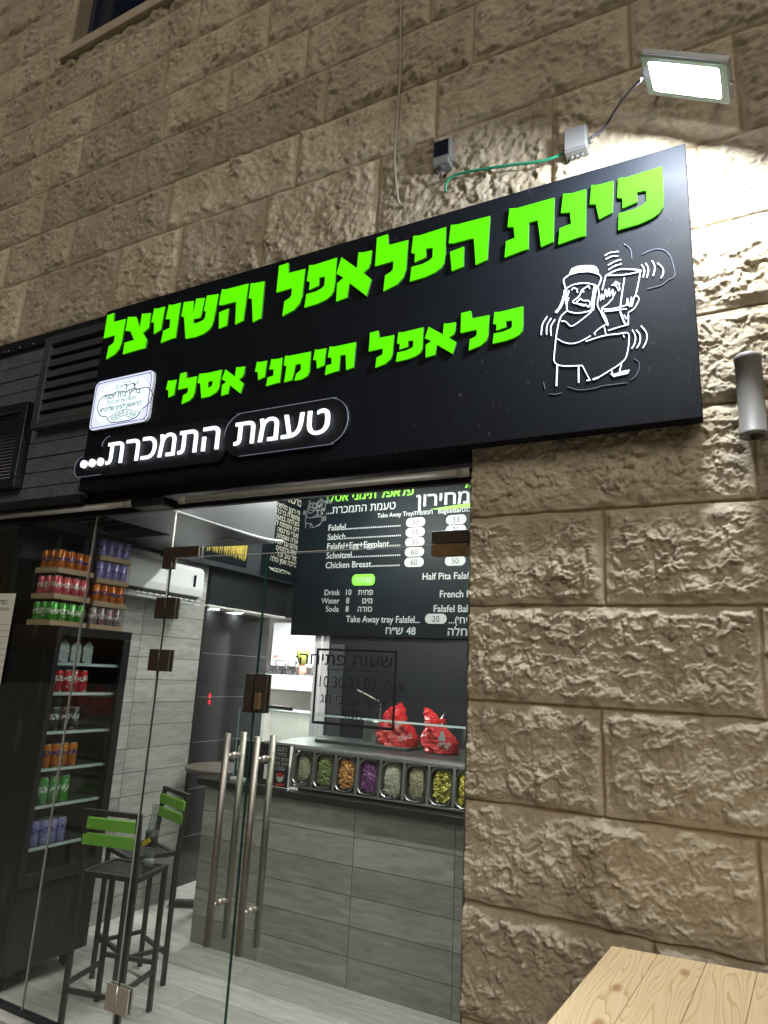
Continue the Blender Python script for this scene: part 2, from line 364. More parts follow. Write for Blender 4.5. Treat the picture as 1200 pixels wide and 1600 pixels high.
CAN = dict(red=can_mat("red can print", (0.50, 0.02, 0.03), (0.72, 0.55, 0.5)),
           orange=can_mat("orange can print", (0.55, 0.15, 0.02), (0.80, 0.32, 0.05), ink=(0.03, 0.04, 0.22)),
           green=can_mat("green can print", (0.06, 0.36, 0.05), (0.55, 0.62, 0.45), ink=(0.9, 0.9, 0.85)),
           purple=can_mat("lilac can print", (0.32, 0.28, 0.58), (0.55, 0.5, 0.72), ink=(0.15, 0.1, 0.3)),
           black=can_mat("dark can print", (0.05, 0.05, 0.055), (0.4, 0.4, 0.4)),
           cherry=can_mat("grey and cherry can print", (0.25, 0.22, 0.23), (0.5, 0.03, 0.06)),
           pink=can_mat("pink red can print", (0.62, 0.10, 0.13), (0.75, 0.40, 0.40)),
           white=can_mat("white carton print", (0.55, 0.55, 0.55), (0.2, 0.22, 0.25)))

# ------------------------------------------------------------------ mesh helpers
def new_bm():
    return bmesh.new()

def link(name, me, parent=None, loc=None, rotz=0.0):
    o = bpy.data.objects.new(name, me)
    COL.objects.link(o)
    if parent is not None:
        o.parent = parent
    if loc is not None:
        o.location = loc
    if rotz:
        o.rotation_euler = (0, 0, rotz)
    return o

def obj(name, bm, m, parent=None, smooth=False, loc=None, rotz=0.0, bevel=0.0, seg=2):
    me = bpy.data.meshes.new(name)
    bmesh.ops.recalc_face_normals(bm, faces=bm.faces[:]) if bm.faces else None
    bm.to_mesh(me); bm.free()
    for x in (m if isinstance(m, (list, tuple)) else [m]):
        me.materials.append(x)
    if smooth:
        me.polygons.foreach_set('use_smooth', [True] * len(me.polygons))
    o = link(name, me, parent, loc, rotz)
    if bevel > 0:
        md = o.modifiers.new("bevel", 'BEVEL'); md.width = bevel; md.segments = seg; md.limit_method = 'ANGLE'
    return o

def flat(name, bm, m, parent=None):
    """print or decal: keep normals as built"""
    me = bpy.data.meshes.new(name)
    bm.to_mesh(me); bm.free()
    for x in (m if isinstance(m, (list, tuple)) else [m]):
        me.materials.append(x)
    return link(name, me, parent)

def empty(name, label, cat, loc=(0, 0, 0), rotz=0.0, group=None):
    o = bpy.data.objects.new(name, None)
    o.empty_display_size = 0.1
    COL.objects.link(o)
    o.location = loc; o.rotation_euler = (0, 0, rotz)
    return tag(o, label, cat, group)

def tag(o, label, cat, group=None):
    o['label'] = label; o['category'] = cat
    if group:
        o['group'] = group
    return o

def struct(o):
    o['kind'] = 'structure'
    return o

def box(bm, x0, x1, y0, y1, z0, z1, mi=0):
    v = [bm.verts.new(p) for p in ((x0, y0, z0), (x1, y0, z0), (x1, y1, z0), (x0, y1, z0), (x0, y0, z1), (x1, y0, z1), (x1, y1, z1), (x0, y1, z1))]
    for f in ((3, 2, 1, 0), (4, 5, 6, 7), (0, 1, 5, 4), (1, 2, 6, 5), (2, 3, 7, 6), (3, 0, 4, 7)):
        bm.faces.new([v[i] for i in f]).material_index = mi
    return v

def bx(*a, mi=0):
    bm = new_bm(); box(bm, *a, mi=mi); return bm

def tube(bm, pts, r, n=8, mi=0, caps=True):
    pts = [Vector(p) for p in pts]
    rings = []
    rr = r if isinstance(r, (list, tuple)) else [r] * len(pts)
    prev = None
    for i, p in enumerate(pts):
        d = (pts[min(i + 1, len(pts) - 1)] - pts[max(i - 1, 0)]).normalized()
        a = prev if prev else (Vector((0, 0, 1)) if abs(d.z) < 0.9 else Vector((1, 0, 0)))
        s = d.cross(a).normalized(); t = s.cross(d).normalized(); prev = t
        rings.append([bm.verts.new(p + (s * math.cos(2 * math.pi * k / n) + t * math.sin(2 * math.pi * k / n)) * rr[i]) for k in range(n)])
    for a, b in zip(rings, rings[1:]):
        for k in range(n):
            f = bm.faces.new((a[k], a[(k + 1) % n], b[(k + 1) % n], b[k])); f.smooth = n > 4; f.material_index = mi
    if caps:
        bm.faces.new(rings[0][::-1]).material_index = mi; bm.faces.new(rings[-1]).material_index = mi

def lathe(bm, prof, c=(0, 0, 0), n=20, mi=None):
    rings = []
    for r, z in prof:
        rings.append([bm.verts.new((c[0] + r * math.cos(2 * math.pi * k / n), c[1] + r * math.sin(2 * math.pi * k / n), c[2] + z)) for k in range(n)])
    for i, (a, b) in enumerate(zip(rings, rings[1:])):
        for k in range(n):
            f = bm.faces.new((a[k], a[(k + 1) % n], b[(k + 1) % n], b[k])); f.smooth = True
            if mi: f.material_index = mi[i]
    f = bm.faces.new(rings[0][::-1]); g = bm.faces.new(rings[-1])
    if mi: f.material_index = mi[0]; g.material_index = mi[-1]

def spline(pts, k=6):
    P = [Vector(p) for p in pts]; out = []
    for i in range(len(P) - 1):
        a, b, c, d = P[max(i - 1, 0)], P[i], P[i + 1], P[min(i + 2, len(P) - 1)]
        for j in range(k):
            t = j / k
            out.append(0.5 * ((2 * b) + (c - a) * t + (2 * a - 5 * b + 4 * c - d) * t * t + (3 * b - a - 3 * c + d) * t ** 3))
    out.append(P[-1]); return out

def prism(bm, polys, y0, y1, mi_face=0, mi_side=0):
    """polys in (x, z): the outline first, then holes; front face at y0"""
    loops = [[Vector((x, z, 0)) for x, z in p] for p in polys]
    tris = tessellate_polygon(loops)
    flatp = [p for l in polys for p in l]
    f = [bm.verts.new((x, y0, z)) for x, z in flatp]; b = [bm.verts.new((x, y1, z)) for x, z in flatp]
    for t in tris:
        try:
            bm.faces.new([f[i] for i in t]).material_index = mi_face
            bm.faces.new([b[i] for i in t][::-1]).material_index = mi_side
        except ValueError:
            pass
    k = 0
    for l in polys:
        n = len(l)
        for i in range(n):
            j = (i + 1) % n
            bm.faces.new((f[k + i], f[k + j], b[k + j], b[k + i])).material_index = mi_side
        k += n

def ribbon(bm, pts, wd, y0, y1):
    """a raised line in the x-z plane"""
    P = [Vector((x, 0, z)) for x, z in pts]
    if len(P) > 2:
        P = spline(P, 4)
    L, Rr = [], []
    for i, p in enumerate(P):
        d = (P[min(i + 1, len(P) - 1)] - P[max(i - 1, 0)]).normalized()
        n = Vector((-d.z, 0, d.x)) * wd * 0.5
        L.append(p + n); Rr.append(p - n)
    vs = []
    for a, b in zip(L, Rr):
        vs.append([bm.verts.new((a.x, y0, a.z)), bm.verts.new((b.x, y0, b.z)), bm.verts.new((b.x, y1, b.z)), bm.verts.new((a.x, y1, a.z))])
    for a, b in zip(vs, vs[1:]):
        for k in range(4):
            bm.faces.new((a[k], a[(k + 1) % 4], b[(k + 1) % 4], b[k]))
    bm.faces.new(vs[0][::-1]); bm.faces.new(vs[-1])

def rrect(x0, x1, z0, z1, r, n=5):
    out = []
    for cx, cz, a0 in ((x1 - r, z1 - r, 0), (x0 + r, z1 - r, 90), (x0 + r, z0 + r, 180), (x1 - r, z0 + r, 270)):
        for k in range(n + 1):
            a = R(a0 + 90 * k / n); out.append((cx + r * math.cos(a), cz + r * math.sin(a)))
    return out

def heb(s):
    return s[::-1]

def outline_polys(s, align):
    """outlines of a written line as [outer, holes...] polygons; overlapping strokes stay separate"""
    from mathutils.geometry import interpolate_bezier
    c = bpy.data.curves.new("t", 'FONT'); c.body = s; c.size = 1.0; c.align_x = align
    o = bpy.data.objects.new("t", c); COL.objects.link(o)
    bpy.context.view_layer.update()
    cu = o.to_curve(bpy.context.evaluated_depsgraph_get())
    loops = []
    for sp in cu.splines:
        P = []
        if sp.type == 'BEZIER':
            n = len(sp.bezier_points)
            for i in range(n):
                p, q = sp.bezier_points[i], sp.bezier_points[(i + 1) % n]
                straight = (p.handle_right - p.co).length < 1e-5 and (q.handle_left - q.co).length < 1e-5
                for v in ([p.co] if straight else interpolate_bezier(p.co, p.handle_right, q.handle_left, q.co, 5)[:-1]): P.append(Vector((v[0], v[1])))
        else:
            P = [Vector((v.co[0], v.co[1])) for v in sp.points]
        Q = []
        for p in P:
            if not Q or (p - Q[-1]).length > 1e-4: Q.append(p)
        if len(Q) > 2 and (Q[0] - Q[-1]).length < 1e-4: Q.pop()
        if len(Q) > 2: loops.append(Q)
    o.to_curve_clear(); bpy.data.objects.remove(o); bpy.data.curves.remove(c)
    area = lambda L: 0.5 * sum(L[i].x * L[(i + 1) % len(L)].y - L[(i + 1) % len(L)].x * L[i].y for i in range(len(L)))
    if not loops: return []
    def inside(p, L):
        r = False
        for i in range(len(L)):
            a_, b_ = L[i], L[i - 1]
            if (a_.y > p.y) != (b_.y > p.y) and p.x < (b_.x - a_.x) * (p.y - a_.y) / (b_.y - a_.y) + a_.x: r = not r
        return r
    def host(L):     # a hole lies inside a loop of the other turning sense
        for K in loops:
            if K is not L and area(K) * area(L) < 0 and abs(area(K)) > abs(area(L)) and inside(L[0], K): return K
    outs = [[L] for L in loops if host(L) is None]
    for L in loops:
        K = host(L)
        if K is not None:
            for g in outs:
                if g[0] is K: g.append(L); break
    return outs

def text_into(bm, s, frame, x, z, size, align='LEFT', bold=0.0, sx=1.0, thick=0.0):
    """letters laid on a plane: frame = (origin, right, up)"""
    O, rx, uz = [Vector(v) for v in frame]; nn = rx.cross(uz)
    outs = outline_polys(s, align)
    xs = [p.x * size for g in outs for p in g[0]] or [0]
    e = bold * size * 0.85
    for j, (ex, ez) in enumerate([(-e, 0.0), (e, 0.0), (0.0, e * 0.7), (0.0, -e * 0.7)] if bold else [(0.0, 0.0)]):   # a heavier weight: strokes set beside each other
        for k, g in enumerate(outs):
            vs = [bm.verts.new(O + rx * (x + p.x * size * sx + ex) + uz * (z + p.y * size + ez) + nn * (0.00008 * (2 * j + k % 2))) for l in g for p in l]
            for t in tessellate_polygon([[Vector((p.x, p.y, 0)) for p in l] for l in g]):
                try:
                    f = bm.faces.new([vs[i] for i in t]); f.normal_update()
                    if f.normal.dot(nn) < 0: f.normal_flip()
                except ValueError: pass
    return max(xs) - min(xs)

def pill(bm, frame, x0, x1, z0, z1, r=None, d=0.0):
    O, rx, uz = [Vector(v) for v in frame]; nn = rx.cross(uz)
    bm.faces.new([bm.verts.new(O + rx * a + uz * b + nn * d) for a, b in rrect(x0, x1, z0, z1, r or (z1 - z0) / 2 * 0.98)])

# ------------------------------------------------------------------ stone wall
rng = np.random.RandomState(7)

def hash2(ix, iy, seed):
    h = (ix.astype(np.int64) * 374761393 + iy.astype(np.int64) * 668265263 + seed * 974711) & 0x7fffffff
    h = (h ^ (h >> 13)) * 1274126177 & 0x7fffffff
    h = h ^ (h >> 16)
    return (h & 0xffff) / 65535.0

def vnoise(x, y, seed):
    ix, iy = np.floor(x), np.floor(y); fx, fy = x - ix, y - iy
    ux, uy = fx * fx * fx * (fx * (fx * 6 - 15) + 10), fy * fy * fy * (fy * (fy * 6 - 15) + 10)
    def g(dx, dy):
        a = hash2(ix + dx, iy + dy, seed) * 6.2831853
        return np.cos(a) * (fx - dx) + np.sin(a) * (fy - dy)
    n0 = g(0, 0) * (1 - ux) + g(1, 0) * ux
    n1 = g(0, 1) * (1 - ux) + g(1, 1) * ux
    return (n0 * (1 - uy) + n1 * uy) * 1.5

def fbm(x, y, seed, o=4, gain=0.5):
    s = 0; a = 1.0
    for k in range(o):
        s = s + a * vnoise(x * 2 ** k, y * 2 ** k, seed + k); a *= gain
    return s

def worley(x, y, seed):
    ix, iy = np.floor(x), np.floor(y)
    f1 = np.full(x.shape, 9.0); idv = np.zeros(x.shape)
    for dx in (-1, 0, 1):
        for dy in (-1, 0, 1):
            cx, cy = ix + dx, iy + dy
            d = np.hypot(cx + hash2(cx, cy, seed) - x, cy + hash2(cx, cy, seed + 5) - y)
            m = d < f1
            f1 = np.where(m, d, f1); idv = np.where(m, hash2(cx, cy, seed + 9), idv)
    return f1, idv

def facets(x, y, seed, tilt):
    """broken facets: every cell is a small tilted plane at its own height, soft at its border"""
    ix, iy = np.floor(x), np.floor(y)
    f1 = np.full(x.shape, 9.0); f2 = np.full(x.shape, 9.0); hh = np.zeros(x.shape)
    for dx in (-1, 0, 1):
        for dy in (-1, 0, 1):
            cx, cy = ix + dx, iy + dy
            px, py = cx + hash2(cx, cy, seed) - x, cy + hash2(cx, cy, seed + 5) - y
            d = np.hypot(px, py); th = hash2(cx, cy, seed + 11) * 6.2831853
            v = hash2(cx, cy, seed + 9) - tilt * (px * np.cos(th) + py * np.sin(th)) * (0.4 + hash2(cx, cy, seed + 13))
            m = d < f1
            f2 = np.where(m, f1, np.minimum(f2, d)); hh = np.where(m, v, hh); f1 = np.where(m, d, f1)
    e = np.clip((f2 - f1) / 0.22, 0, 1)
    return hh * (0.55 + 0.45 * e) , e

COURSES = [-0.1, 0.24, 0.569, 0.908, 1.227, 1.555, 1.888, 2.222, 2.555, 2.89, 3.235, 3.575, 4.015, 4.345, 4.685, 5.02, 5.36, 5.70, 6.04, 6.38, 6.72, 7.06, 7.4]
FIXED = {3: [-0.007, 0.85], 4: [-0.431, 0.42], 5: [0.041, 0.7], 6: [-0.409, 0.36], 7: [0.065, 0.8], 2: [-0.30, 0.5], 1: [0.1, 0.9]}
JOINTS = []
for k in range(len(COURSES) - 1):
    if k in FIXED:
        js = [-9.0] + FIXED[k] + [1.5, 2.2]
    else:
        x = -7.5 + rng.rand() * 0.5; js = [-9.0]
        while x < 2.8:
            js.append(x); x += rng.uniform(0.42, 0.95)
    JOINTS.append(np.array(sorted(js) + [9.0]))

def stone_height(x, z):
    """depth of the rough face in front of the wall plane, joint mask, stone tone"""
    wob = 0.004 * vnoise(x * 9, z * 9, 3)
    zz, xx = z + wob, x + 0.004 * vnoise(x * 9, z * 9, 4)
    ci = np.clip(np.searchsorted(COURSES, zz) - 1, 0, len(JOINTS) - 1)
    Cz = np.array(COURSES)
    dz = np.minimum(zz - Cz[ci], Cz[ci + 1] - zz)
    dx = np.full(x.shape, 9.0); sid = np.zeros(x.shape)
    for k in range(len(JOINTS)):
        m = ci == k
        if not m.any(): continue
        J = JOINTS[k]; j = np.clip(np.searchsorted(J, xx[m]) - 1, 0, len(J) - 2)
        dx[m] = np.minimum(xx[m] - J[j], J[j + 1] - xx[m]); sid[m] = hash2(j.astype(float), np.full(j.shape, float(k)), 77)
    d = np.minimum(dz, dx)
    rag = d + 0.014 * fbm(x * 14, z * 14, 21, 2)
    marg = np.clip((rag - 0.008) / 0.032, 0, 1); marg = marg * marg * (3 - 2 * marg)
    wx = x + 0.020 * vnoise(x * 17, z * 17, 31) + 0.007 * vnoise(x * 60, z * 60, 33)
    wz = z + 0.020 * vnoise(x * 17, z * 17, 32) + 0.007 * vnoise(x * 60, z * 60, 34)
    a = math.radians(-24)
    rx, rz = wx * math.cos(a) - wz * math.sin(a), wx * math.sin(a) + wz * math.cos(a)
    fa, ea = facets(rx * 16 + sid * 40, rz * 23, 41, 0.9)
    fb, eb = facets(rx * 29 + sid * 17, rz * 40, 47, 1.0)
    fc, ec = facets(rx * 66, rz * 84, 53, 1.0)
    big = fbm(x * 4 + sid * 30, z * 4, 51, 2)
    amp = np.clip(0.9 + 0.7 * big, 0.5, 1.5)
    med = fbm(wx * 26, wz * 30, 55, 4, 0.55)
    h = marg * (0.004 + 0.0092 * fa * amp + 0.0066 * fb * amp + 0.0034 * fc + 0.0040 * med * amp + 0.007 * big + 0.006 * (sid - 0.5))
    h = h + 0.0012 * fbm(x * 90, z * 90, 61, 2) + 0.0010 * (1 - marg)
    jw = 0.0035 + 0.003 * vnoise(x * 6, z * 6, 71)
    groove = np.clip(1 - (d - jw) / 0.003, 0, 1)
    h = h - 0.009 * groove
    return h, np.clip(groove * 0.75 + 0.25 * np.clip(1 - d / 0.010, 0, 1), 0, 1), sid

def wall_patch(xs, zs, first_back=False, bottom_back=False):
    X, Z = np.meshgrid(xs, zs)
    H, G, T = stone_height(X, Z)
    Y = -H
    if first_back:   # reveal on the door side
        X = np.concatenate([X[:, :1], X], 1); Z = np.concatenate([Z[:, :1], Z], 1); Y = np.concatenate([np.full_like(Y[:, :1], 0.32), Y], 1)
        G = np.concatenate([G[:, :1] * 0, G], 1); T = np.concatenate([T[:, :1], T], 1)
    if bottom_back:  # underside over the shop front
        X = np.concatenate([X[:1], X]); Z = np.concatenate([Z[:1], Z]); Y = np.concatenate([np.full_like(Y[:1], 0.32), Y])
        G = np.concatenate([G[:1] * 0, G]); T = np.concatenate([T[:1], T])
    ny, nx = X.shape
    co = np.stack([X, Y, Z], -1).reshape(-1, 3)
    i = np.arange(ny * nx).reshape(ny, nx)
    q = np.stack([i[:-1, :-1], i[:-1, 1:], i[1:, 1:], i[1:, :-1]], -1).reshape(-1, 4)
    colr = np.stack([G, T, np.zeros_like(G), np.ones_like(G)], -1).reshape(-1, 4)
    return co, q, colr

def arr(a, b, s):
    return np.linspace(a, b, max(2, int(round((b - a) / s)) + 1))

ZS = 3.49     # underside of the stone above the shop front
WX0, WX1, WZ0 = -4.02, -2.35, 5.86      # upper window opening (left, right, bottom)
pts, quads, cols = [], [], []
def add_patch(p):
    n = sum(len(a) for a in pts); pts.append(p[0]); quads.append(p[1] + n); cols.append(p[2])
xa = np.concatenate([arr(-0.888, 0.36, 0.0036), arr(0.376, 3.0, 0.016)])
add_patch(wall_patch(xa, arr(0.0, ZS, 0.0036), first_back=True))
xb = np.concatenate([arr(-7.5, -4.65, 0.03), arr(-4.63, 0.36, 0.0066), arr(0.376, 3.0, 0.016)])
add_patch(wall_patch(xb, arr(ZS, 4.75, 0.0066), bottom_back=False))
add_patch(wall_patch(xb[::1], np.concatenate([arr(4.75, WZ0, 0.009)])))
add_patch(wall_patch(np.concatenate([arr(-7.5, -4.65, 0.03), arr(-4.63, WX0, 0.01)]), arr(WZ0, 7.4, 0.011)))
add_patch(wall_patch(np.concatenate([arr(WX1, 0.36, 0.011), arr(0.38, 3.0, 0.02)]), arr(WZ0, 7.4, 0.011)))
# underside strip and far-left pier
co_u = np.array([[-7.5, 0.0, ZS], [-0.888, 0.0, ZS], [-0.888, 0.32, ZS], [-7.5, 0.32, ZS]])
pts.append(co_u); n0 = sum(len(a) for a in pts[:-1]); quads.append(np.array([[0, 1, 2, 3]]) + n0); cols.append(np.tile([0, .5, 0, 1.], (4, 1)))
add_patch(wall_patch(arr(-7.5, -5.0, 0.03), arr(0.0, ZS, 0.03)))
co = np.concatenate(pts); qd = np.concatenate(quads); cc = np.concatenate(cols)
me = bpy.data.meshes.new("stone_wall")
me.vertices.add(len(co)); me.vertices.foreach_set('co', co.ravel().astype(np.float32))
me.loops.add(len(qd) * 4); me.loops.foreach_set('vertex_index', qd.ravel().astype(np.int32))
me.polygons.add(len(qd)); me.polygons.foreach_set('loop_start', np.arange(0, len(qd) * 4, 4, dtype=np.int32))
me.polygons.foreach_set('use_smooth', np.ones(len(qd), dtype=bool))
at = me.color_attributes.new('stone', 'FLOAT_COLOR', 'POINT'); at.data.foreach_set('color', cc.ravel().astype(np.float32))
me.materials.append(M_['stone'])
me.update(calc_edges=True); me.validate()
wall = link("stone_wall", me)
tag(wall, "rough cut beige limestone block wall carrying the sign and the floodlight", "stone wall")
# upper window set into the stone
bm = new_bm()
box(bm, WX0, WX1, 0.02, 0.5, WZ0 - 0.001, WZ0 + 0.012)
box(bm, WX0 - 0.01, WX0 + 0.02, -0.01, 0.3, WZ0, 7.4)
win = obj("window", bm, mat("window reveal stone", (0.34, 0.28, 0.2), 0.9, var=0.2, bump=0.2), wall)
win['label'] = "dark window opening with a stone sill above the sign"
bm = new_bm(); box(bm, WX0 - 0.05, WX1, -0.045, 0.05, WZ0 - 0.09, WZ0 - 0.002)
obj("sill", bm, mat("sill stone", (0.40, 0.34, 0.25), 0.85, var=0.2, bump=0.2), win, bevel=0.008)
bm = new_bm(); box(bm, WX0 + 0.03, WX1, 0.12, 0.14, WZ0 + 0.02, 7.4)
obj("pane", bm, mat("dark window glass", (0.008, 0.013, 0.03), 0.15), win)
bm = new_bm()
for x in (WX0 + 0.03, WX0 + 0.62, WX0 + 1.2): box(bm, x, x + 0.05, 0.08, 0.15, WZ0 + 0.02, 7.4)
box(bm, WX0 + 0.03, WX1, 0.078, 0.152, WZ0 + 0.015, WZ0 + 0.07)
obj("frame", bm, mat("dark blue window frame", (0.012, 0.016, 0.035), 0.5), win)

# ------------------------------------------------------------------ ground and floor
struct(obj("pavement", bx(-40, 40, -40, 0.02, -0.12, -0.004), M_['pavement']))
struct(obj("floor", bx(-6.2, 1.0, 0.02, 6.0, -0.12, 0.0), M_['floor_tile']))

# ------------------------------------------------------------------ sign
SX0, SX1, SZ0, SZ1 = -3.03, -0.076, 2.477, 3.516
sign = empty("shop_sign", "long black shop sign with glowing green and white Hebrew lettering and a drumming man", "sign", (-1.55, -0.1, SZ0))
SO = Vector((-1.55, -0.1, SZ0))
def on_sign(name, bm, m, **k):
    for v in bm.verts: v.co -= SO
    return obj(name, bm, m, sign, **k)
bm = new_bm(); box(bm, SX0, SX1, -0.1, -0.045, SZ0, SZ1)
panel = on_sign("panel", bm, M_['sign'], bevel=0.003)
for x in (-2.4, -1.3, -0.3):
    bm = new_bm(); box(bm, x, x + 0.04, -0.0448, 0.02, SZ0 + 0.2, SZ1 - 0.1); on_sign("bracket", bm, M_['frame_black'])
GLYPHS = {
    'פ': [[(-0.15,0.215),(-0.122,0.209),(0.0,0.214),(0.0,0.088),(-0.004,0.047),(-0.018,0.027),(-0.043,0.013),(-0.088,0.003),(-0.157,0.0),(-0.152,0.067),(-0.101,0.068),(-0.07,0.077),(-0.057,0.088),(-0.057,0.133),(-0.088,0.136),(-0.087,0.095),(-0.139,0.085),(-0.138,0.126),(-0.156,0.135)]],
    'י': [[(-0.079,0.218),(-0.056,0.211),(0.0,0.21),(-0.007,0.079),(-0.055,0.064),(-0.065,0.132),(-0.087,0.138)]],
    'נ': [[(-0.085,0.215),(-0.055,0.207),(0.0,0.207),(-0.005,0.009),(-0.026,0.011),(-0.106,0.001),(-0.1,0.069),(-0.057,0.076),(-0.061,0.127),(-0.094,0.134)]],
    'ת': [[(-0.177,0.217),(-0.145,0.209),(0.0,0.209),(-0.005,0.019),(-0.052,0.009),(-0.064,0.13),(-0.099,0.13),(-0.101,0.014),(-0.127,0.013),(-0.195,0.002),(-0.19,0.073),(-0.155,0.078),(-0.159,0.128),(-0.184,0.135)]],
    'ה': [[(-0.169,0.217),(-0.142,0.211),(0.0,0.208),(-0.009,0.012),(-0.057,0.001),(-0.067,0.125),(-0.084,0.127),(-0.153,0.127),(-0.176,0.133)],[(-0.169,0.091),(-0.109,0.099),(-0.109,0.008),(-0.159,0.0)]],
    'ל': [[(-0.155,0.258),(-0.101,0.26),(-0.094,0.204),(0.0,0.202),(-0.005,0.061),(-0.016,0.027),(-0.045,0.001),(-0.108,-0.016),(-0.104,0.059),(-0.076,0.07),(-0.067,0.08),(-0.067,0.119),(-0.156,0.117)]],
    'א': [[(-0.162,0.21),(-0.077,0.132),(-0.074,0.209),(-0.046,0.203),(-0.005,0.201),(-0.008,0.14),(-0.017,0.117),(-0.042,0.1),(0.0,0.058),(-0.019,-0.018),(-0.11,0.067),(-0.118,-0.002),(-0.173,-0.009),(-0.175,0.081),(-0.143,0.102),(-0.182,0.131)]],
    'ש': [[(-0.233,0.205),(-0.165,0.196),(-0.156,0.126),(-0.15,0.205),(-0.09,0.196),(-0.099,0.111),(-0.106,0.089),(-0.151,0.091),(-0.146,0.064),(-0.114,0.065),(-0.084,0.07),(-0.073,0.082),(-0.072,0.116),(-0.086,0.122),(-0.079,0.205),(0.0,0.196),(-0.013,0.055),(-0.022,0.024),(-0.039,0.007),(-0.07,-0.007),(-0.119,-0.014),(-0.188,-0.01),(-0.218,0.116),(-0.238,0.126)]],
    'ו': [[(-0.086,0.206),(-0.064,0.201),(-0.002,0.196),(0.0,0.002),(-0.048,-0.01),(-0.069,0.119),(-0.089,0.126)]],
    'צ': [[(-0.175,0.21),(-0.108,0.197),(-0.069,0.126),(-0.068,0.205),(0.0,0.195),(0.0,0.109),(-0.039,0.087),(-0.001,0.04),(-0.005,-0.006),(-0.054,-0.006),(-0.17,-0.011),(-0.171,0.057),(-0.099,0.059),(-0.137,0.117),(-0.178,0.129)]],
    'ס': [[(-0.234,0.219),(-0.141,0.211),(0.0,0.213),(-0.01,0.059),(-0.033,0.029),(-0.095,0.005),(-0.18,0.003),(-0.213,0.133),(-0.242,0.144)],[(-0.129,0.133),(-0.08,0.134),(-0.087,0.092),(-0.124,0.079)]],
    'מ': [[(-0.231,0.218),(-0.187,0.211),(-0.002,0.209),(0.0,0.054),(-0.016,0.02),(-0.065,0.002),(-0.126,0.003),(-0.116,0.052),(-0.077,0.079),(-0.082,0.129),(-0.128,0.129),(-0.146,0.011),(-0.218,0.005),(-0.209,0.131),(-0.234,0.141)]],
}
LINE_TOP = [('פ', -0.154), ('י', -0.321), ('נ', -0.42), ('ת', -0.539), ('ה', -0.796), ('פ', -0.986), ('ל', -1.159), ('א', -1.33), ('פ', -1.516), ('ל', -1.686), ('ו', -1.918), ('ה', -2.017), ('ש', -2.203), ('נ', -2.457), ('י', -2.568), ('צ', -2.667), ('ל', -2.856)]
LINE_MID = [('פ', -0.66), ('ל', -0.793), ('א', -0.927), ('פ', -1.072), ('ל', -1.204), ('ת', -1.387), ('י', -1.536), ('מ', -1.616), ('נ', -1.77), ('י', -1.857), ('א', -1.982), ('ס', -2.125), ('ל', -2.28), ('י', -2.415)]
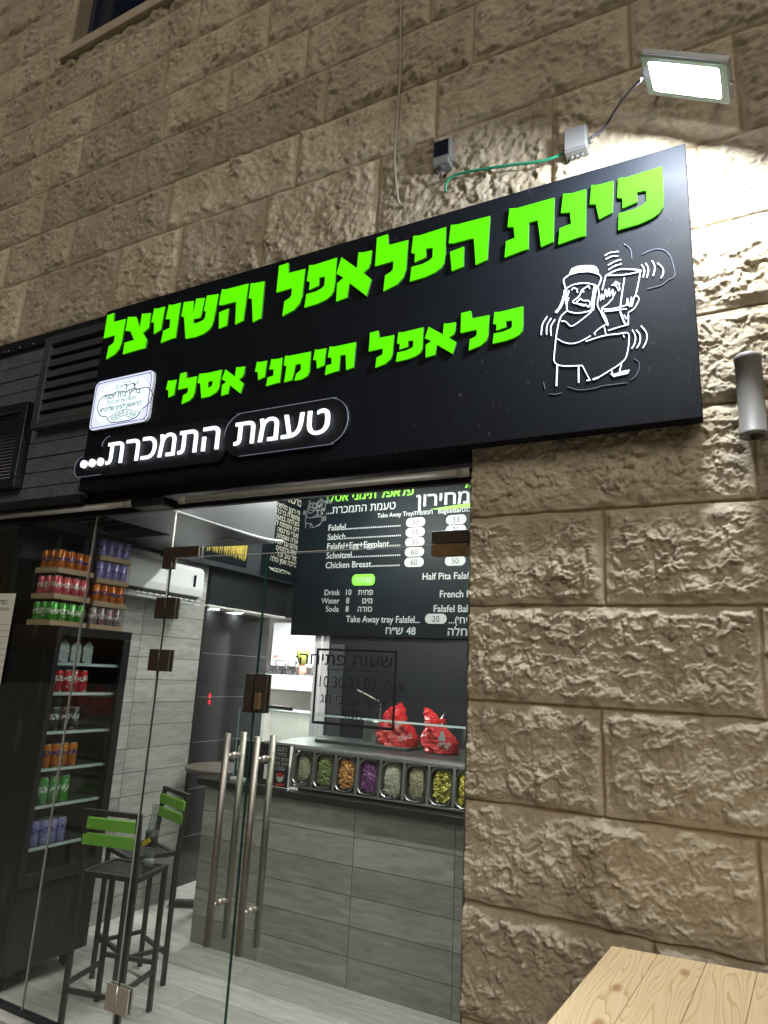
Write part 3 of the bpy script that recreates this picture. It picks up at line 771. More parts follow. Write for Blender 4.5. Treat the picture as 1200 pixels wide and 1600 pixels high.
FIGURE = [
    (0.0000, [(-0.49,3.092),(-0.479,3.116),(-0.462,3.121),(-0.432,3.118),(-0.403,3.109),(-0.391,3.1),(-0.385,3.087),(-0.385,3.069),(-0.416,3.087),(-0.454,3.095)]),
    (0.0035, [(-0.49,3.092),(-0.507,3.082),(-0.509,3.068),(-0.501,3.034)]),
    (0.0035, [(-0.385,3.071),(-0.376,3.056),(-0.378,3.04),(-0.389,3.016)]),
    (0.0035, [(-0.501,3.039),(-0.48,3.048),(-0.454,3.049),(-0.425,3.043),(-0.401,3.031),(-0.389,3.019)]),
    (0.0035, [(-0.491,3.001),(-0.498,2.983),(-0.499,2.955),(-0.49,2.943),(-0.465,2.932),(-0.436,2.929),(-0.415,2.931)]),
    (0.0035, [(-0.48,3.029),(-0.474,3.036),(-0.459,3.026)]),
    (0.0035, [(-0.444,3.02),(-0.421,3.031),(-0.417,3.019)]),
    (0.0035, [(-0.444,3.02),(-0.455,2.997),(-0.477,2.978),(-0.435,2.958),(-0.421,2.947),(-0.418,2.969),(-0.441,2.977),(-0.449,2.986),(-0.464,2.975)]),
    (0.0031, [(-0.46,2.969),(-0.439,2.955),(-0.429,2.96)]),
    (0.0046, [(-0.463,3.021),(-0.459,3.015)]),
    (0.0046, [(-0.441,3.016),(-0.437,3.01)]),
    (0.0116, [(-0.503,3.035),(-0.505,3.018),(-0.512,2.996)]),
    (0.0092, [(-0.512,2.996),(-0.523,2.97),(-0.539,2.95)]),
    (0.0031, [(-0.489,3.029),(-0.497,3.007),(-0.503,2.977)]),
    (0.0131, [(-0.395,3.023),(-0.402,2.994)]),
    (0.0116, [(-0.402,2.994),(-0.406,2.962),(-0.409,2.93)]),
    (0.0031, [(-0.387,3.016),(-0.385,2.985),(-0.391,2.949),(-0.379,2.914),(-0.368,2.884),(-0.358,2.859)]),
    (0.0035, [(-0.5,2.948),(-0.52,2.931),(-0.53,2.905),(-0.535,2.88)]),
    (0.0035, [(-0.536,2.878),(-0.542,2.828),(-0.547,2.778),(-0.547,2.759),(-0.536,2.743),(-0.509,2.732),(-0.448,2.723)]),
    (0.0031, [(-0.52,2.912),(-0.503,2.906),(-0.478,2.884),(-0.411,2.926)]),
    (0.0031, [(-0.535,2.845),(-0.512,2.826),(-0.483,2.815),(-0.454,2.817),(-0.417,2.832)]),
    (0.0031, [(-0.405,2.837),(-0.393,2.85),(-0.366,2.865)]),
    (0.0027, [(-0.405,2.841),(-0.401,2.832)]),
    (0.0035, [(-0.359,3.058),(-0.315,3.07),(-0.271,3.059),(-0.239,3.046),(-0.272,3.043),(-0.311,3.047),(-0.359,3.058)]),
    (0.0035, [(-0.359,3.058),(-0.373,3.003)]),
    (0.0035, [(-0.296,3.033),(-0.308,2.962),(-0.315,2.913)]),
    (0.0035, [(-0.243,3.04),(-0.254,2.986),(-0.263,2.951)]),
    (0.0031, [(-0.38,2.963),(-0.375,2.987),(-0.37,2.965),(-0.361,3.003),(-0.358,2.972),(-0.349,3.004),(-0.349,2.972),(-0.337,2.997),(-0.337,2.969),(-0.327,2.985)]),
    (0.0023, [(-0.34,3.014),(-0.326,3.008),(-0.317,2.985)]),
    (0.0023, [(-0.334,3.02),(-0.316,3.01),(-0.314,2.989)]),
    (0.0023, [(-0.328,3.026),(-0.312,3.012)]),
    (0.0031, [(-0.336,2.964),(-0.354,2.945),(-0.377,2.929),(-0.335,2.921),(-0.286,2.925)]),
    (0.0031, [(-0.377,2.923),(-0.362,2.887),(-0.357,2.861)]),
    (0.0062, [(-0.376,2.918),(-0.368,2.888),(-0.36,2.868)]),
    (0.0031, [(-0.367,2.917),(-0.335,2.913),(-0.292,2.91)]),
    (0.0031, [(-0.293,2.926),(-0.289,2.95),(-0.283,2.915),(-0.275,2.952),(-0.276,2.915),(-0.265,2.952),(-0.252,2.944),(-0.255,2.927),(-0.269,2.905),(-0.289,2.894)]),
    (0.0062, [(-0.314,2.904),(-0.307,2.875),(-0.3,2.855)]),
    (0.0035, [(-0.3,2.855),(-0.29,2.849),(-0.288,2.889)]),
    (0.0039, [(-0.302,2.888),(-0.295,2.872)]),
    (0.0031, [(-0.357,2.84),(-0.325,2.845),(-0.29,2.849)]),
    (0.0031, [(-0.37,2.861),(-0.365,2.826)]),
    (0.0035, [(-0.434,2.814),(-0.373,2.823),(-0.322,2.82),(-0.291,2.816),(-0.29,2.778),(-0.296,2.743),(-0.306,2.719),(-0.33,2.701),(-0.361,2.685),(-0.393,2.669),(-0.413,2.663)]),
    (0.0031, [(-0.307,2.813),(-0.304,2.803)]),
    (0.0054, [(-0.536,2.743),(-0.54,2.66)]),
    (0.0046, [(-0.461,2.723),(-0.462,2.66)]),
    (0.0035, [(-0.448,2.723),(-0.436,2.694),(-0.423,2.663)]),
    (0.0035, [(-0.435,2.663),(-0.421,2.664)]),
    (0.0062, [(-0.413,2.664),(-0.393,2.668)]),
    (0.0035, [(-0.314,2.712),(-0.324,2.679)]),
    (0.0035, [(-0.351,2.692),(-0.346,2.673)]),
    (0.0000, [(-0.355,2.676),(-0.342,2.671),(-0.315,2.678),(-0.29,2.679),(-0.297,2.666),(-0.344,2.662)]),
    (0.0035, [(-0.571,2.942),(-0.589,2.913),(-0.594,2.871)]),
    (0.0035, [(-0.556,2.932),(-0.572,2.905),(-0.574,2.869)]),
    (0.0035, [(-0.542,2.924),(-0.558,2.897),(-0.557,2.861)]),
    (0.0039, [(-0.277,2.826),(-0.268,2.8),(-0.271,2.774),(-0.281,2.756)]),
    (0.0039, [(-0.264,2.823),(-0.253,2.801),(-0.254,2.775),(-0.265,2.755)]),
    (0.0039, [(-0.248,2.835),(-0.232,2.805),(-0.233,2.775),(-0.246,2.751)]),
    (0.0039, [(-0.238,3.069),(-0.229,3.046),(-0.235,3.018)]),
    (0.0039, [(-0.224,3.072),(-0.216,3.045),(-0.223,3.014)]),
    (0.0039, [(-0.203,3.076),(-0.195,3.048),(-0.202,3.016)]),
    (0.0039, [(-0.186,3.062),(-0.17,3.037),(-0.17,3.014),(-0.178,3.001)]),
    (0.0031, [(-0.361,3.138),(-0.341,3.146),(-0.312,3.142)]),
    (0.0031, [(-0.358,3.123),(-0.337,3.129),(-0.315,3.125)]),
    (0.0031, [(-0.35,3.097),(-0.33,3.105),(-0.305,3.108)]),
    (0.0031, [(-0.349,3.079),(-0.326,3.088),(-0.304,3.09)]),
]
FIGURE_GLINTS = [
    [(-0.294,3.169),(-0.273,3.142),(-0.269,3.101)],
    [(-0.234,3.11),(-0.199,3.119),(-0.169,3.111),(-0.148,3.086),(-0.138,3.052),(-0.133,3.001),(-0.156,2.988),(-0.179,2.974),(-0.222,2.971)],
    [(-0.275,2.718),(-0.261,2.702),(-0.26,2.68),(-0.27,2.656),(-0.289,2.64)],
    [(-0.301,2.633),(-0.378,2.635),(-0.402,2.631),(-0.458,2.632),(-0.502,2.651)],
    [(-0.523,2.632),(-0.544,2.629),(-0.565,2.635)],
    [(-0.581,2.655),(-0.586,2.683)],
]
CROWN = [
    (0.0033, [(-2.905,2.867),(-2.933,2.876),(-2.961,2.908),(-2.967,2.948),(-2.949,2.977),(-2.909,2.988),(-2.872,2.984),(-2.847,2.992),(-2.812,2.996),(-2.771,2.984),(-2.74,2.992),(-2.705,2.993),(-2.671,2.983),(-2.635,2.988),(-2.598,2.977),(-2.571,2.948),(-2.569,2.922),(-2.592,2.888),(-2.627,2.871)]),
    (0.0033, [(-2.905,2.867),(-2.889,2.864),(-2.839,2.825),(-2.682,2.824),(-2.627,2.871)]),
    (0.0020, [(-2.871,2.854),(-2.762,2.885),(-2.643,2.851)]),
    (0.0020, [(-2.83,2.831),(-2.763,2.852),(-2.678,2.826)]),
    (0.0023, [(-2.816,3.016),(-2.788,3.029),(-2.761,3.025)]),
    (0.0046, [(-2.775,3.027),(-2.764,3.014),(-2.767,2.999)]),
    (0.0023, [(-2.76,3.019),(-2.721,3.026),(-2.698,3.009)]),
    (0.0046, [(-2.721,3.026),(-2.706,3.01),(-2.705,2.994)]),
    (0.0013, [(-2.85,3.02),(-2.835,3.007)]),
    (0.0013, [(-2.848,3.031),(-2.828,3.01)]),
    (0.0013, [(-2.839,3.04),(-2.823,3.023)]),
    (0.0013, [(-2.7,3.021),(-2.678,3.038)]),
    (0.0013, [(-2.694,3.014),(-2.678,3.025)]),
    (0.0010, [(-2.795,3.04),(-2.769,3.04),(-2.739,3.039)]),
]
GEMS = [(-2.838, 2.848), (-2.814, 2.856), (-2.79, 2.864), (-2.764, 2.87), (-2.734, 2.862), (-2.705, 2.854), (-2.679, 2.846)]

def letters(line, base, s, group):
    for g, x in line:
        bm = new_bm()
        for_poly = GLYPHS[g]
        sx = s if (s == 1.0 or g in 'סמ') else 0.75
        P = [[(x + a * sx, base + b * s) for a, b in p] for p in for_poly]
        if g == 'ס':
            prism(bm, P, -0.109, -0.1, 0, 1)
        else:
            for p in P: prism(bm, [p], -0.109, -0.1, 0, 1)
        for v in bm.verts: v.co -= SO
        me = bpy.data.meshes.new("letter"); bmesh.ops.recalc_face_normals(bm, faces=bm.faces[:]); bm.to_mesh(me); bm.free()
        me.materials.append(M_['letter_face']); me.materials.append(M_['letter_side'])
        o = link("letter", me, sign)
letters(LINE_TOP, 3.226, 1.0, 0)
letters(LINE_MID, 2.870, 0.611, 0)
# white tag line on a black acrylic backing with painted edge glints
def tagline(s, x0, x1, base, cap):
    bm = new_bm(); fr = ((0, -0.132, 0), (1, 0, 0), (0, 0, 1))
    wdt = text_into(bm, s, fr, 0, 0, 1.0, bold=0.006, thick=0)
    xs = [v.co.x for v in bm.verts]; zs = [v.co.z for v in bm.verts]
    return bm, min(xs), max(xs), min(zs), max(zs)
def tag_word(s, x0, x1, z0, z1):
    bm, a, b, c, d = tagline(s, 0, 0, 0, 0)
    for v in bm.verts:
        v.co.x = x0 + (v.co.x - a) / (b - a) * (x1 - x0); v.co.z = z0 + (v.co.z - c) / (d - c) * (z1 - z0)
    r = bmesh.ops.extrude_face_region(bm, geom=bm.faces[:])
    for v in [g for g in r['geom'] if isinstance(g, bmesh.types.BMVert)]: v.co.y += 0.006
    return bm
def blob(x0, x1, z0, z1, amp, n, r):
    pts = rrect(x0, x1, z0, z1, r, 8)
    return pts
plates = [(-2.055, -1.395, 2.545, 2.752, 0.10), (-2.995 + 0.12, -2.04, 2.535, 2.748, 0.05), (-3.06, -2.80, 2.545, 2.655, 0.05)]
for (x0, x1, z0, z1, r) in plates:
    bm = new_bm(); pts_ = rrect(x0, x1, z0, z1, r, 8)
    prism(bm, [pts_], -0.118 - 0.0006 * plates.index((x0, x1, z0, z1, r)), -0.1)
    bp_ = on_sign("backing_plate", bm, M_['acrylic'])
    bm = new_bm(); y_ = -0.1195 - 0.0006 * plates.index((x0, x1, z0, z1, r))
    n_ = len(pts_)
    keep = {0: (2, 30), 1: (21, 30), 2: (21, 40)}[plates.index((x0, x1, z0, z1, r))]
    ribbon(bm, [pts_[k % n_] for k in range(keep[0] - 12, keep[1] - 12)], 0.0026, y_ - 0.002, y_ + 0.002)
    on_sign("plate_edge_glint", bm, M_['edge_glint'])
on_sign("white_lettering", tag_word(heb("טעמת"), -1.985, -1.478, 2.592, 2.705), M_['white_face'])
on_sign("white_lettering", tag_word(heb("התמכרת"), -2.815, -2.075, 2.590, 2.708), M_['white_face'])
for k in range(3):
    bm = new_bm(); x = -2.985 + k * 0.062
    prism(bm, [[(x + 0.021 * math.cos(a * R(22.5)), 2.612 + 0.021 * math.sin(a * R(22.5))) for a in range(16)]], -0.132, -0.118)
    on_sign("white_dot", bm, M_['white_face'])
# certificate plate
KX0, KX1, KZ0, KZ1 = -3.003, -2.572, 2.800, 3.078
bm = new_bm(); prism(bm, [rrect(KX0, KX1, KZ0, KZ1, 0.035, 6)], -0.116, -0.1, 0, 1)
plate = on_sign("certificate_plate", bm, [M_['plate_face'], M_['white_plastic']])
plate['label'] = "square backlit kosher certificate plate with a crown drawing"
bm = new_bm(); prism(bm, [rrect(KX0 + .03, KX1 - .03, KZ0 + .03, KZ1 - .03, 0.09, 6)], -0.1172, -0.1165)
on_sign("plate_centre", bm, M_['plate_glow'])
bm = new_bm()
for wd, p in CROWN: ribbon(bm, [(x * 1.0 + 0.008, z) for x, z in p], wd * 1.15, -0.1190, -0.1176)
for x, z in GEMS:
    ring = [(x + 0.008 + 0.008 * math.cos(R(a)), z + 0.008 * math.sin(R(a))) for a in range(0, 361, 45)]
    ribbon(bm, ring, 0.0025, -0.1190, -0.1176)
border = rrect(KX0 + .012, KX1 - .012, KZ0 + .012, KZ1 - .012, 0.03, 5)
ribbon(bm, border + border[:1], 0.0022, -0.1185, -0.1165)
fr = ((0, -0.1182, 0), (1, 0, 0), (0, 0, 1))
cx = (KX0 + KX1) / 2 + 0.004
text_into(bm, heb("בד״ץ ׳בית יוסף׳"), fr, cx, 2.962, 0.044, 'CENTER', 0.015)
text_into(bm, heb("מיסודו של מרן הרב"), fr, cx, 2.932, 0.027, 'CENTER')
text_into(bm, heb("הראשון לציון שליט״א"), fr, cx, 2.895, 0.036, 'CENTER', 0.012)
on_sign("certificate_print", bm, M_['black_ink'])
# drumming man line drawing on a clear plate
bm = new_bm()
for wd, p in FIGURE:
    if wd == 0: prism(bm, [p], -0.1035, -0.1)
    else: ribbon(bm, p, max(wd * 0.9, 0.0026), -0.1035, -0.1)
fig = on_sign("figure_drawing", bm, M_['line_face'])
fig['label'] = "white glowing line drawing of a capped man with side curls drumming"
bm = new_bm()
bm.free()
for p in FIGURE_GLINTS:
    bm = new_bm(); ribbon(bm, p, 0.0016, -0.1025, -0.1); on_sign("figure_edge_glint", bm, M_['edge_glint'])

# ------------------------------------------------------------------ floodlight, box, sensor, cables on the stone
LC = Vector((-0.0565, -0.335, 3.558))
lu = Vector((0.86, 0.02, -0.49)).normalized(); lv = Vector((-0.02, 1, 0.12)); lv = (lv - lu * lv.dot(lu)).normalized()
ln = lu.cross(lv)          # points up out of the back of the lamp
lampo = empty("floodlight", "lit white LED floodlight on a bracket above the right end of the sign", "floodlight", LC)
ML = Matrix((lu, lv, ln)).transposed()
def on_lamp(name, bm, m, **k):
    for v in bm.verts: v.co = ML @ v.co
    return obj(name, bm, m, lampo, **k)
hw, hd = 0.141, 0.095
bm = new_bm()
box(bm, -hw, hw, -hd, hd, 0.006, 0.026)
for k in range(9): box(bm, -0.11 + k * 0.0265, -0.104 + k * 0.0265, -0.075, 0.075, 0.0255, 0.046)
on_lamp("housing", bm, M_['lamp_body'], bevel=0.003)
bm = new_bm()
li = rrect(-0.115, 0.115, -0.071, 0.071, 0.012, 4)
ri = [[bm.verts.new((x, y, d)) for x, y in rrect(-a, a, -c_, c_, r_, 4)] for a, c_, r_, d in ((0.115, 0.071, 0.012, -0.0012), (hw - 0.004, hd - 0.004, 0.008, -0.0018), (hw, hd, 0.010, 0.0), (hw, hd, 0.010, 0.0058))]
for ra, rb in zip(ri, ri[1:]):
    for k in range(len(ra)): bm.faces.new((ra[k], ra[(k + 1) % len(ra)], rb[(k + 1) % len(ra)], rb[k]))
on_lamp("bezel", bm, mat("grey lamp bezel", (0.24, 0.25, 0.26), 0.5, bump=0.1, bscale=200))
bm = new_bm(); bm.faces.new([bm.verts.new((x, y, -0.0005)) for x, y in li][::-1])
lens = flat("lens", bm, M_['lens'], lampo)
for v in lens.data.vertices: v.co = ML @ v.co
def inv(p): return ML.transposed() @ (Vector(p) - LC)
for sx in (-1, 1):
    a = Vector((sx * (hw + 0.006), 0, 0.012)); e = inv((LC.x + sx * 0.10, -0.01, 3.80 - sx * 0.05))
    bm = new_bm(); tube(bm, [a + Vector((-sx * 0.02, 0, 0)), a, e], 0.006, 6)
    on_lamp("bracket", bm, M_['lamp_body'])
bm = new_bm(); tube(bm, [p - LC for p in spline([(-0.185, -0.355, 3.60), (-0.245, -0.22, 3.69), (-0.305, -0.085, 3.77), (-0.36, -0.045, 3.735), (-0.41, -0.045, 3.712)])], 0.0048, 7)
obj("power_cable", bm, M_['black_cable'], lampo)

jb = empty("junction_box", "small grey plastic junction box on the stone between the floodlight and the green cable", "junction box", (-0.466, -0.03, 3.715))
bm = new_bm(); box(bm, -0.045, 0.045, -0.035, 0.03, -0.052, 0.052); obj("box", bm, M_['grey_plastic'], jb, bevel=0.006, seg=3)
bm = new_bm(); box(bm, -0.041, 0.041, -0.041, -0.0355, -0.048, 0.048); obj("lid", bm, M_['grey_plastic'], jb, bevel=0.004, seg=3)
for x in (-0.02, 0.0, 0.02):
    bm = new_bm(); lathe(bm, [(0.006, -0.062), (0.006, -0.052)], (x, 0, 0), 10); obj("gland", bm, M_['grey_plastic'], jb)
bm = new_bm(); tube(bm, [(0.045, 0, -0.005), (0.062, 0, -0.004)], 0.008, 10); obj("gland", bm, M_['grey_plastic'], jb)

bm = new_bm(); tube(bm, spline([(-0.505, -0.040, 3.682), (-0.60, -0.046, 3.672), (-0.73, -0.045, 3.70), (-0.90, -0.040, 3.735), (-0.99, -0.038, 3.742), (-1.025, -0.034, 3.722), (-1.032, -0.018, 3.69)]), 0.006, 8)
tag(obj("green_cable", bm, M_['green_cable']), "green cable sagging along the stone from the junction box above the sign", "cable")
bm = new_bm(); tube(bm, spline([(-1.285, -0.03, 5.6), (-1.300, -0.032, 4.87), (-1.284, -0.032, 4.37), (-1.290, -0.032, 3.97), (-1.262, -0.035, 3.73), (-1.255, -0.02, 3.70)]), 0.0062, 8)
tag(obj("wall_cable", bm, M_['pale_cable']), "pale vertical cable hanging down the stone wall to the top of the sign", "cable")

sn = empty("sensor", "small white sensor with a dark window on the stone left of the junction box", "sensor", (-1.045, -0.02, 3.885))
bm = new_bm(); box(bm, -0.044, 0.044, -0.032, 0.02, -0.05, 0.055); obj("case", bm, M_['grey_plastic'], sn, bevel=0.006)
bm = new_bm(); box(bm, -0.036, 0.036, -0.0355, -0.031, -0.03, 0.048); obj("window", bm, M_['dark_glass'], sn, bevel=0.003)
bm = new_bm(); box(bm, -0.038, 0.038, -0.042, 0.02, -0.078, -0.051); lathe(bm, [(0.012, -0.085), (0.012, -0.077)], (0.0, -0.02, 0), 12); obj("base", bm, M_['grey_plastic'], sn, bevel=0.004)

cy = empty("wall_lamp", "unlit grey cylinder wall lamp on the stone right of the sign", "wall lamp", (0.063, -0.085, 2.40))
bm = new_bm(); lathe(bm, [(0.034, 0.0), (0.0405, 0.0), (0.0405, 0.012), (0.0385, 0.014), (0.0385, 0.252), (0.0405, 0.254), (0.0405, 0.266), (0.036, 0.272), (0.032, 0.268)], n=36); obj("body", bm, M_['lamp_cyl'], cy)
bm = new_bm(); lathe(bm, [(0.031, -0.0006), (0.031, 0.02)], n=30); obj("opening", bm, M_['dark_glass'], cy)
bm = new_bm(); box(bm, -0.02, 0.02, 0.03, 0.1, 0.06, 0.20); obj("mount", bm, M_['lamp_cyl'], cy)

# ------------------------------------------------------------------ black cladding left of the sign
cl = empty("timber_cladding", "black painted board cladding left of the sign", "cladding", (-4.1, -0.045, 2.465))
bm = new_bm()
z = 2.42
k = 0
while z < 3.40:
    hgt = 0.089
    box(bm, -0.95, 1.04, 0.0 + 0.002 * (k % 3), 0.02, z - 2.42, z + hgt - 0.005 - 2.42); z += hgt; k += 1
box(bm, -0.95, 1.04, 0.014, 0.03, 0.0, 1.04)
obj("boards", bm, M_['board_black'], cl, bevel=0.003)
bm = new_bm(); box(bm, -0.95, 1.04, -0.02, 0.012, -0.03, 0.012); obj("bottom_trim", bm, M_['frame_black'], cl, bevel=0.002)
bm = new_bm()
box(bm, -0.95, 1.04, -0.02, 0.012, 0.99, 1.055)
obj("top_flashing", bm, M_['frame_black'], cl)
for x in (-0.02, 0.12, 0.16, 0.27, 0.40, 0.52):
    bm = new_bm(); lathe(bm, [(0.006, 0), (0.004, 0.006)], (x, -0.022, 1.0), 8); obj("screw", bm, M_['nickel'], cl)

lb = empty("duct_cover", "projecting black louvred metal cover between the black cladding and the sign", "louvred cover", (-3.29, 0.0, 2.885))
bm = new_bm()
box(bm, -0.245, -0.19, -0.1, -0.02, 0.0, 0.57); box(bm, -0.189, 0.258, -0.1, -0.02, 0.0, 0.03); box(bm, -0.189, 0.258, -0.1, -0.02, 0.52, 0.57)
box(bm, -0.189, 0.258, -0.035, -0.02, 0.0305, 0.5195)
obj("casing", bm, M_['louvre'], lb, bevel=0.003)
bm = new_bm()
for k in range(7):
    z = 0.034 + k * 0.0685
    v = [bm.verts.new(p) for p in ((-0.188, -0.095, z), (0.258, -0.095, z), (0.258, -0.083, z + 0.05), (0.258, -0.035, z + 0.072), (-0.188, -0.035, z + 0.072), (-0.188, -0.083, z + 0.05))]
    bm.faces.new((v[0], v[1], v[2], v[5])); bm.faces.new((v[5], v[2], v[3], v[4]))
o = obj("slats", bm, M_['louvre'], lb)

vg = empty("vent_grille", "pale slatted air vent in a black frame on the left cladding", "vent", (-3.865, -0.05, 2.59))
bm = new_bm()
for a in ((-0.27, 0.27, -0.05, 0.01, -0.04, 0.02), (-0.27, 0.27, -0.05, 0.01, 0.43, 0.48), (-0.27, -0.22, -0.05, 0.01, 0.021, 0.429), (0.22, 0.27, -0.05, 0.01, 0.021, 0.429)): box(bm, *a)
obj("frame", bm, M_['frame_black'], vg, bevel=0.003)
bm = new_bm()
for k in range(20):
    z = 0.025 + k * 0.0202
    v = [bm.verts.new(p) for p in ((-0.219, -0.035, z), (0.219, -0.035, z), (0.219, -0.012, z + 0.013), (-0.219, -0.012, z + 0.013))]; bm.faces.new(v)
obj("slats", bm, M_['vent'], vg)
bm = new_bm(); box(bm, -0.22, 0.22, -0.004, 0.004, 0.02, 0.43); obj("back", bm, M_['frame_black'], vg)

# ------------------------------------------------------------------ shop front header, roller tubes
hd_ = empty("door_header", "black metal header beam over the glass shop front under the sign", "header beam", (-2.6, 0.1, 2.40))
bm = new_bm(); box(bm, -2.2, 1.71, -0.02, 0.22, 0.075, 0.14); box(bm, -2.2, 1.71, -0.018, 0.012, -0.010, 0.034); obj("beam", bm, M_['frame_black'], hd_, bevel=0.003)
bm = new_bm(); box(bm, -2.2, 1.71, -0.095, -0.075, 0.045, 0.10); obj("drip_edge", bm, M_['frame_black'], hd_)
bm = new_bm(); box(bm, -0.13, 0.09, -0.11, -0.02, -0.01, 0.035); obj("end_bracket", bm, M_['frame_black'], hd_, bevel=0.01)
for nm, x0, x1, z, lab in (("roller_tube", -2.40, -0.895, 2.403, "grey roller tube under the header above the glass doors"),
                           ("roller_tube", -4.6, -2.72, 2.412, "grey roller tube under the header left of the doors above the cooler")):
    t = empty(nm, lab, "roller tube", ((x0 + x1) / 2, -0.005, z))
    L = (x1 - x0) / 2
    bm = new_bm(); tube(bm, [(-L, 0, 0), (L, 0, 0)], 0.0165, 14); obj("tube", bm, M_['bar_grey'], t)
    for s in (-1, 1):
        bm = new_bm(); tube(bm, [(s * L, 0, 0), (s * (L - 0.05), 0, 0)], 0.0185, 14); obj("end_cap", bm, M_['bar_grey'], t)
    for s in (-0.7, 0.7):
        bm = new_bm(); box(bm, s * L - 0.02, s * L + 0.02, 0.0, 0.08, 0.005, 0.02); obj("hanger", bm, M_['frame_black'], t)

# ------------------------------------------------------------------ glass front
GY0, GY1 = 0.095, 0.105
def pane(root, x0, x1, z0, z1, name="pane", edges="LRTB", em='glass_edge'):
    bm = new_bm(); box(bm, x0, x1, GY0, GY1, z0, z1); p = obj(name, bm, M_['glass'], root)
    bm = new_bm()
    if 'L' in edges: box(bm, x0 - 0.0015, x0, GY0, GY1, z0, z1)
    if 'R' in edges: box(bm, x1, x1 + 0.0015, GY0, GY1, z0, z1)
    if 'T' in edges: box(bm, x0, x1, GY0, GY1, z1, z1 + 0.0015)
    if 'B' in edges: box(bm, x0, x1, GY0, GY1, z0 - 0.0015, z0)
    if bm.faces: obj("edge", bm, M_[em], p)
    else: bm.free()
    return p
def patch(root, name, x0, x1, z0, z1, m, both=True):
    bm = new_bm(); box(bm, x0, x1, GY0 - 0.012, GY0 - 0.0005, z0, z1)
    if both: box(bm, x0, x1, GY1 + 0.0005, GY1 + 0.012, z0, z1)
    return obj(name, bm, m, root, bevel=0.002)
DL, DM, DR, DT = -2.512, -1.916, -0.928, 2.136
gl = empty("shop_window", "fixed clear glass panel in front of the tall black drinks cooler at the far left", "shop window", (0, 0, 0), group="fixed glass of the shop front")
pane(gl, -4.7, -3.109, 0.005, 2.392, edges="R", em='glass_edge_pale')
gl = empty("shop_window", "fixed narrow glass panel between the cooler and the door hinges", "shop window", (0, 0, 0), group="fixed glass of the shop front")
pane(gl, -3.104, -2.519, 0.005, 2.392, edges="LR", em='glass_edge_pale')
tr = empty("transom_window", "wide glass transom panel above the two glass doors", "shop window", (0, 0, 0), group="fixed glass of the shop front")
pane(tr, DL, DR, 2.143, 2.392, edges="B", em='glass_edge_pale')
def pull(root, x):
    for y, yy in ((0.048, 1), (0.158, -1)):
        bm = new_bm(); tube(bm, [(x, y, 0.53), (x, y, 1.348)], 0.0145, 14)
        h = obj("pull_handle", bm, M_['steel'], root)
        if yy == 1:
            for z in (1.255, 0.675):
                bm = new_bm(); tube(bm, [(x, y + 0.012, z), (x, GY0 - 0.012, z)], 0.0095, 10); tube(bm, [(x, GY0 - 0.010, z), (x, GY1 + 0.010, z)], 0.0135, 12); tube(bm, [(x, GY1 + 0.010, z), (x, 0.148, z)], 0.0095, 10)
                obj("standoff", bm, M_['nickel'], h)
ld = empty("glass_door", "left glass door leaf with bronze hinges joined to the narrow fixed glass", "glass door", (0, 0, 0))
pane(ld, DL + 0.003, DM - 0.003, 0.008, DT, edges="LR")
patch(ld, "top_pivot", -2.555, -2.325, 2.140, 2.192, M_['bronze']); patch(ld, "top_pivot", -2.555, -2.494, 2.085, 2.1395, M_['bronze'])
for z, m in ((1.89, 'bronze'), (1.641, 'bronze'), (0.21, 'nickel')):
    for x0, x1 in ((-2.567, -2.503), (-2.500, -2.434)):
        h = patch(ld, "hinge", x0, x1, z - 0.051, z + 0.051, M_[m])
    bm = new_bm(); tube(bm, [(-2.5015, GY0 - 0.011, z - 0.05), (-2.5015, GY0 - 0.011, z + 0.05)], 0.005, 10); obj("hinge_pin", bm, M_[m], ld)
pull(ld, -2.003)
rd = empty("glass_door", "right glass door leaf with an opening hours sticker, beside the stone wall", "glass door", (0, 0, 0))
pane(rd, DM + 0.003, DR - 0.004, 0.008, DT, edges="LR")
patch(rd, "top_pivot", -1.090, DR + 0.004, 2.147, 2.197, M_['bronze']); patch(rd, "top_pivot", -1.090, DR - 0.01, 2.096, 2.1440, M_['brass'])
pull(rd, -1.842)
lk = patch(rd, "lock", -1.911, -1.846, 1.440, 1.604, M_['bronze'])
bm = new_bm(); box(bm, -1.895, -1.866, 0.068, 0.083, 1.455, 1.523); obj("lock_case", bm, M_['brass'], lk, bevel=0.003)
lk2 = patch(ld, "lock_keeper", -1.964, -1.9205, 1.438, 1.602, M_['bronze'])
bm = new_bm(); tube(bm, [(-1.853, 0.115, 1.468), (-1.853, 0.16, 1.468), (-1.76, 0.165, 1.462)], 0.008, 8); obj("latch_lever", bm, M_['frame_black'], rd)
# end channel at the stone
bm = new_bm(); box(bm, DR - 0.001, DR + 0.022, 0.085, 0.115, 0.0, 2.39); tag(obj("wall_channel", bm, M_['steel']), "thin steel glazing channel where the glass front meets the stone", "channel")
bm = new_bm(); box(bm, -4.7, -2.52, 0.085, 0.115, 0.0, 0.022); tag(obj("floor_channel", bm, M_['frame_black']), "low dark floor channel under the fixed glass panels", "channel")

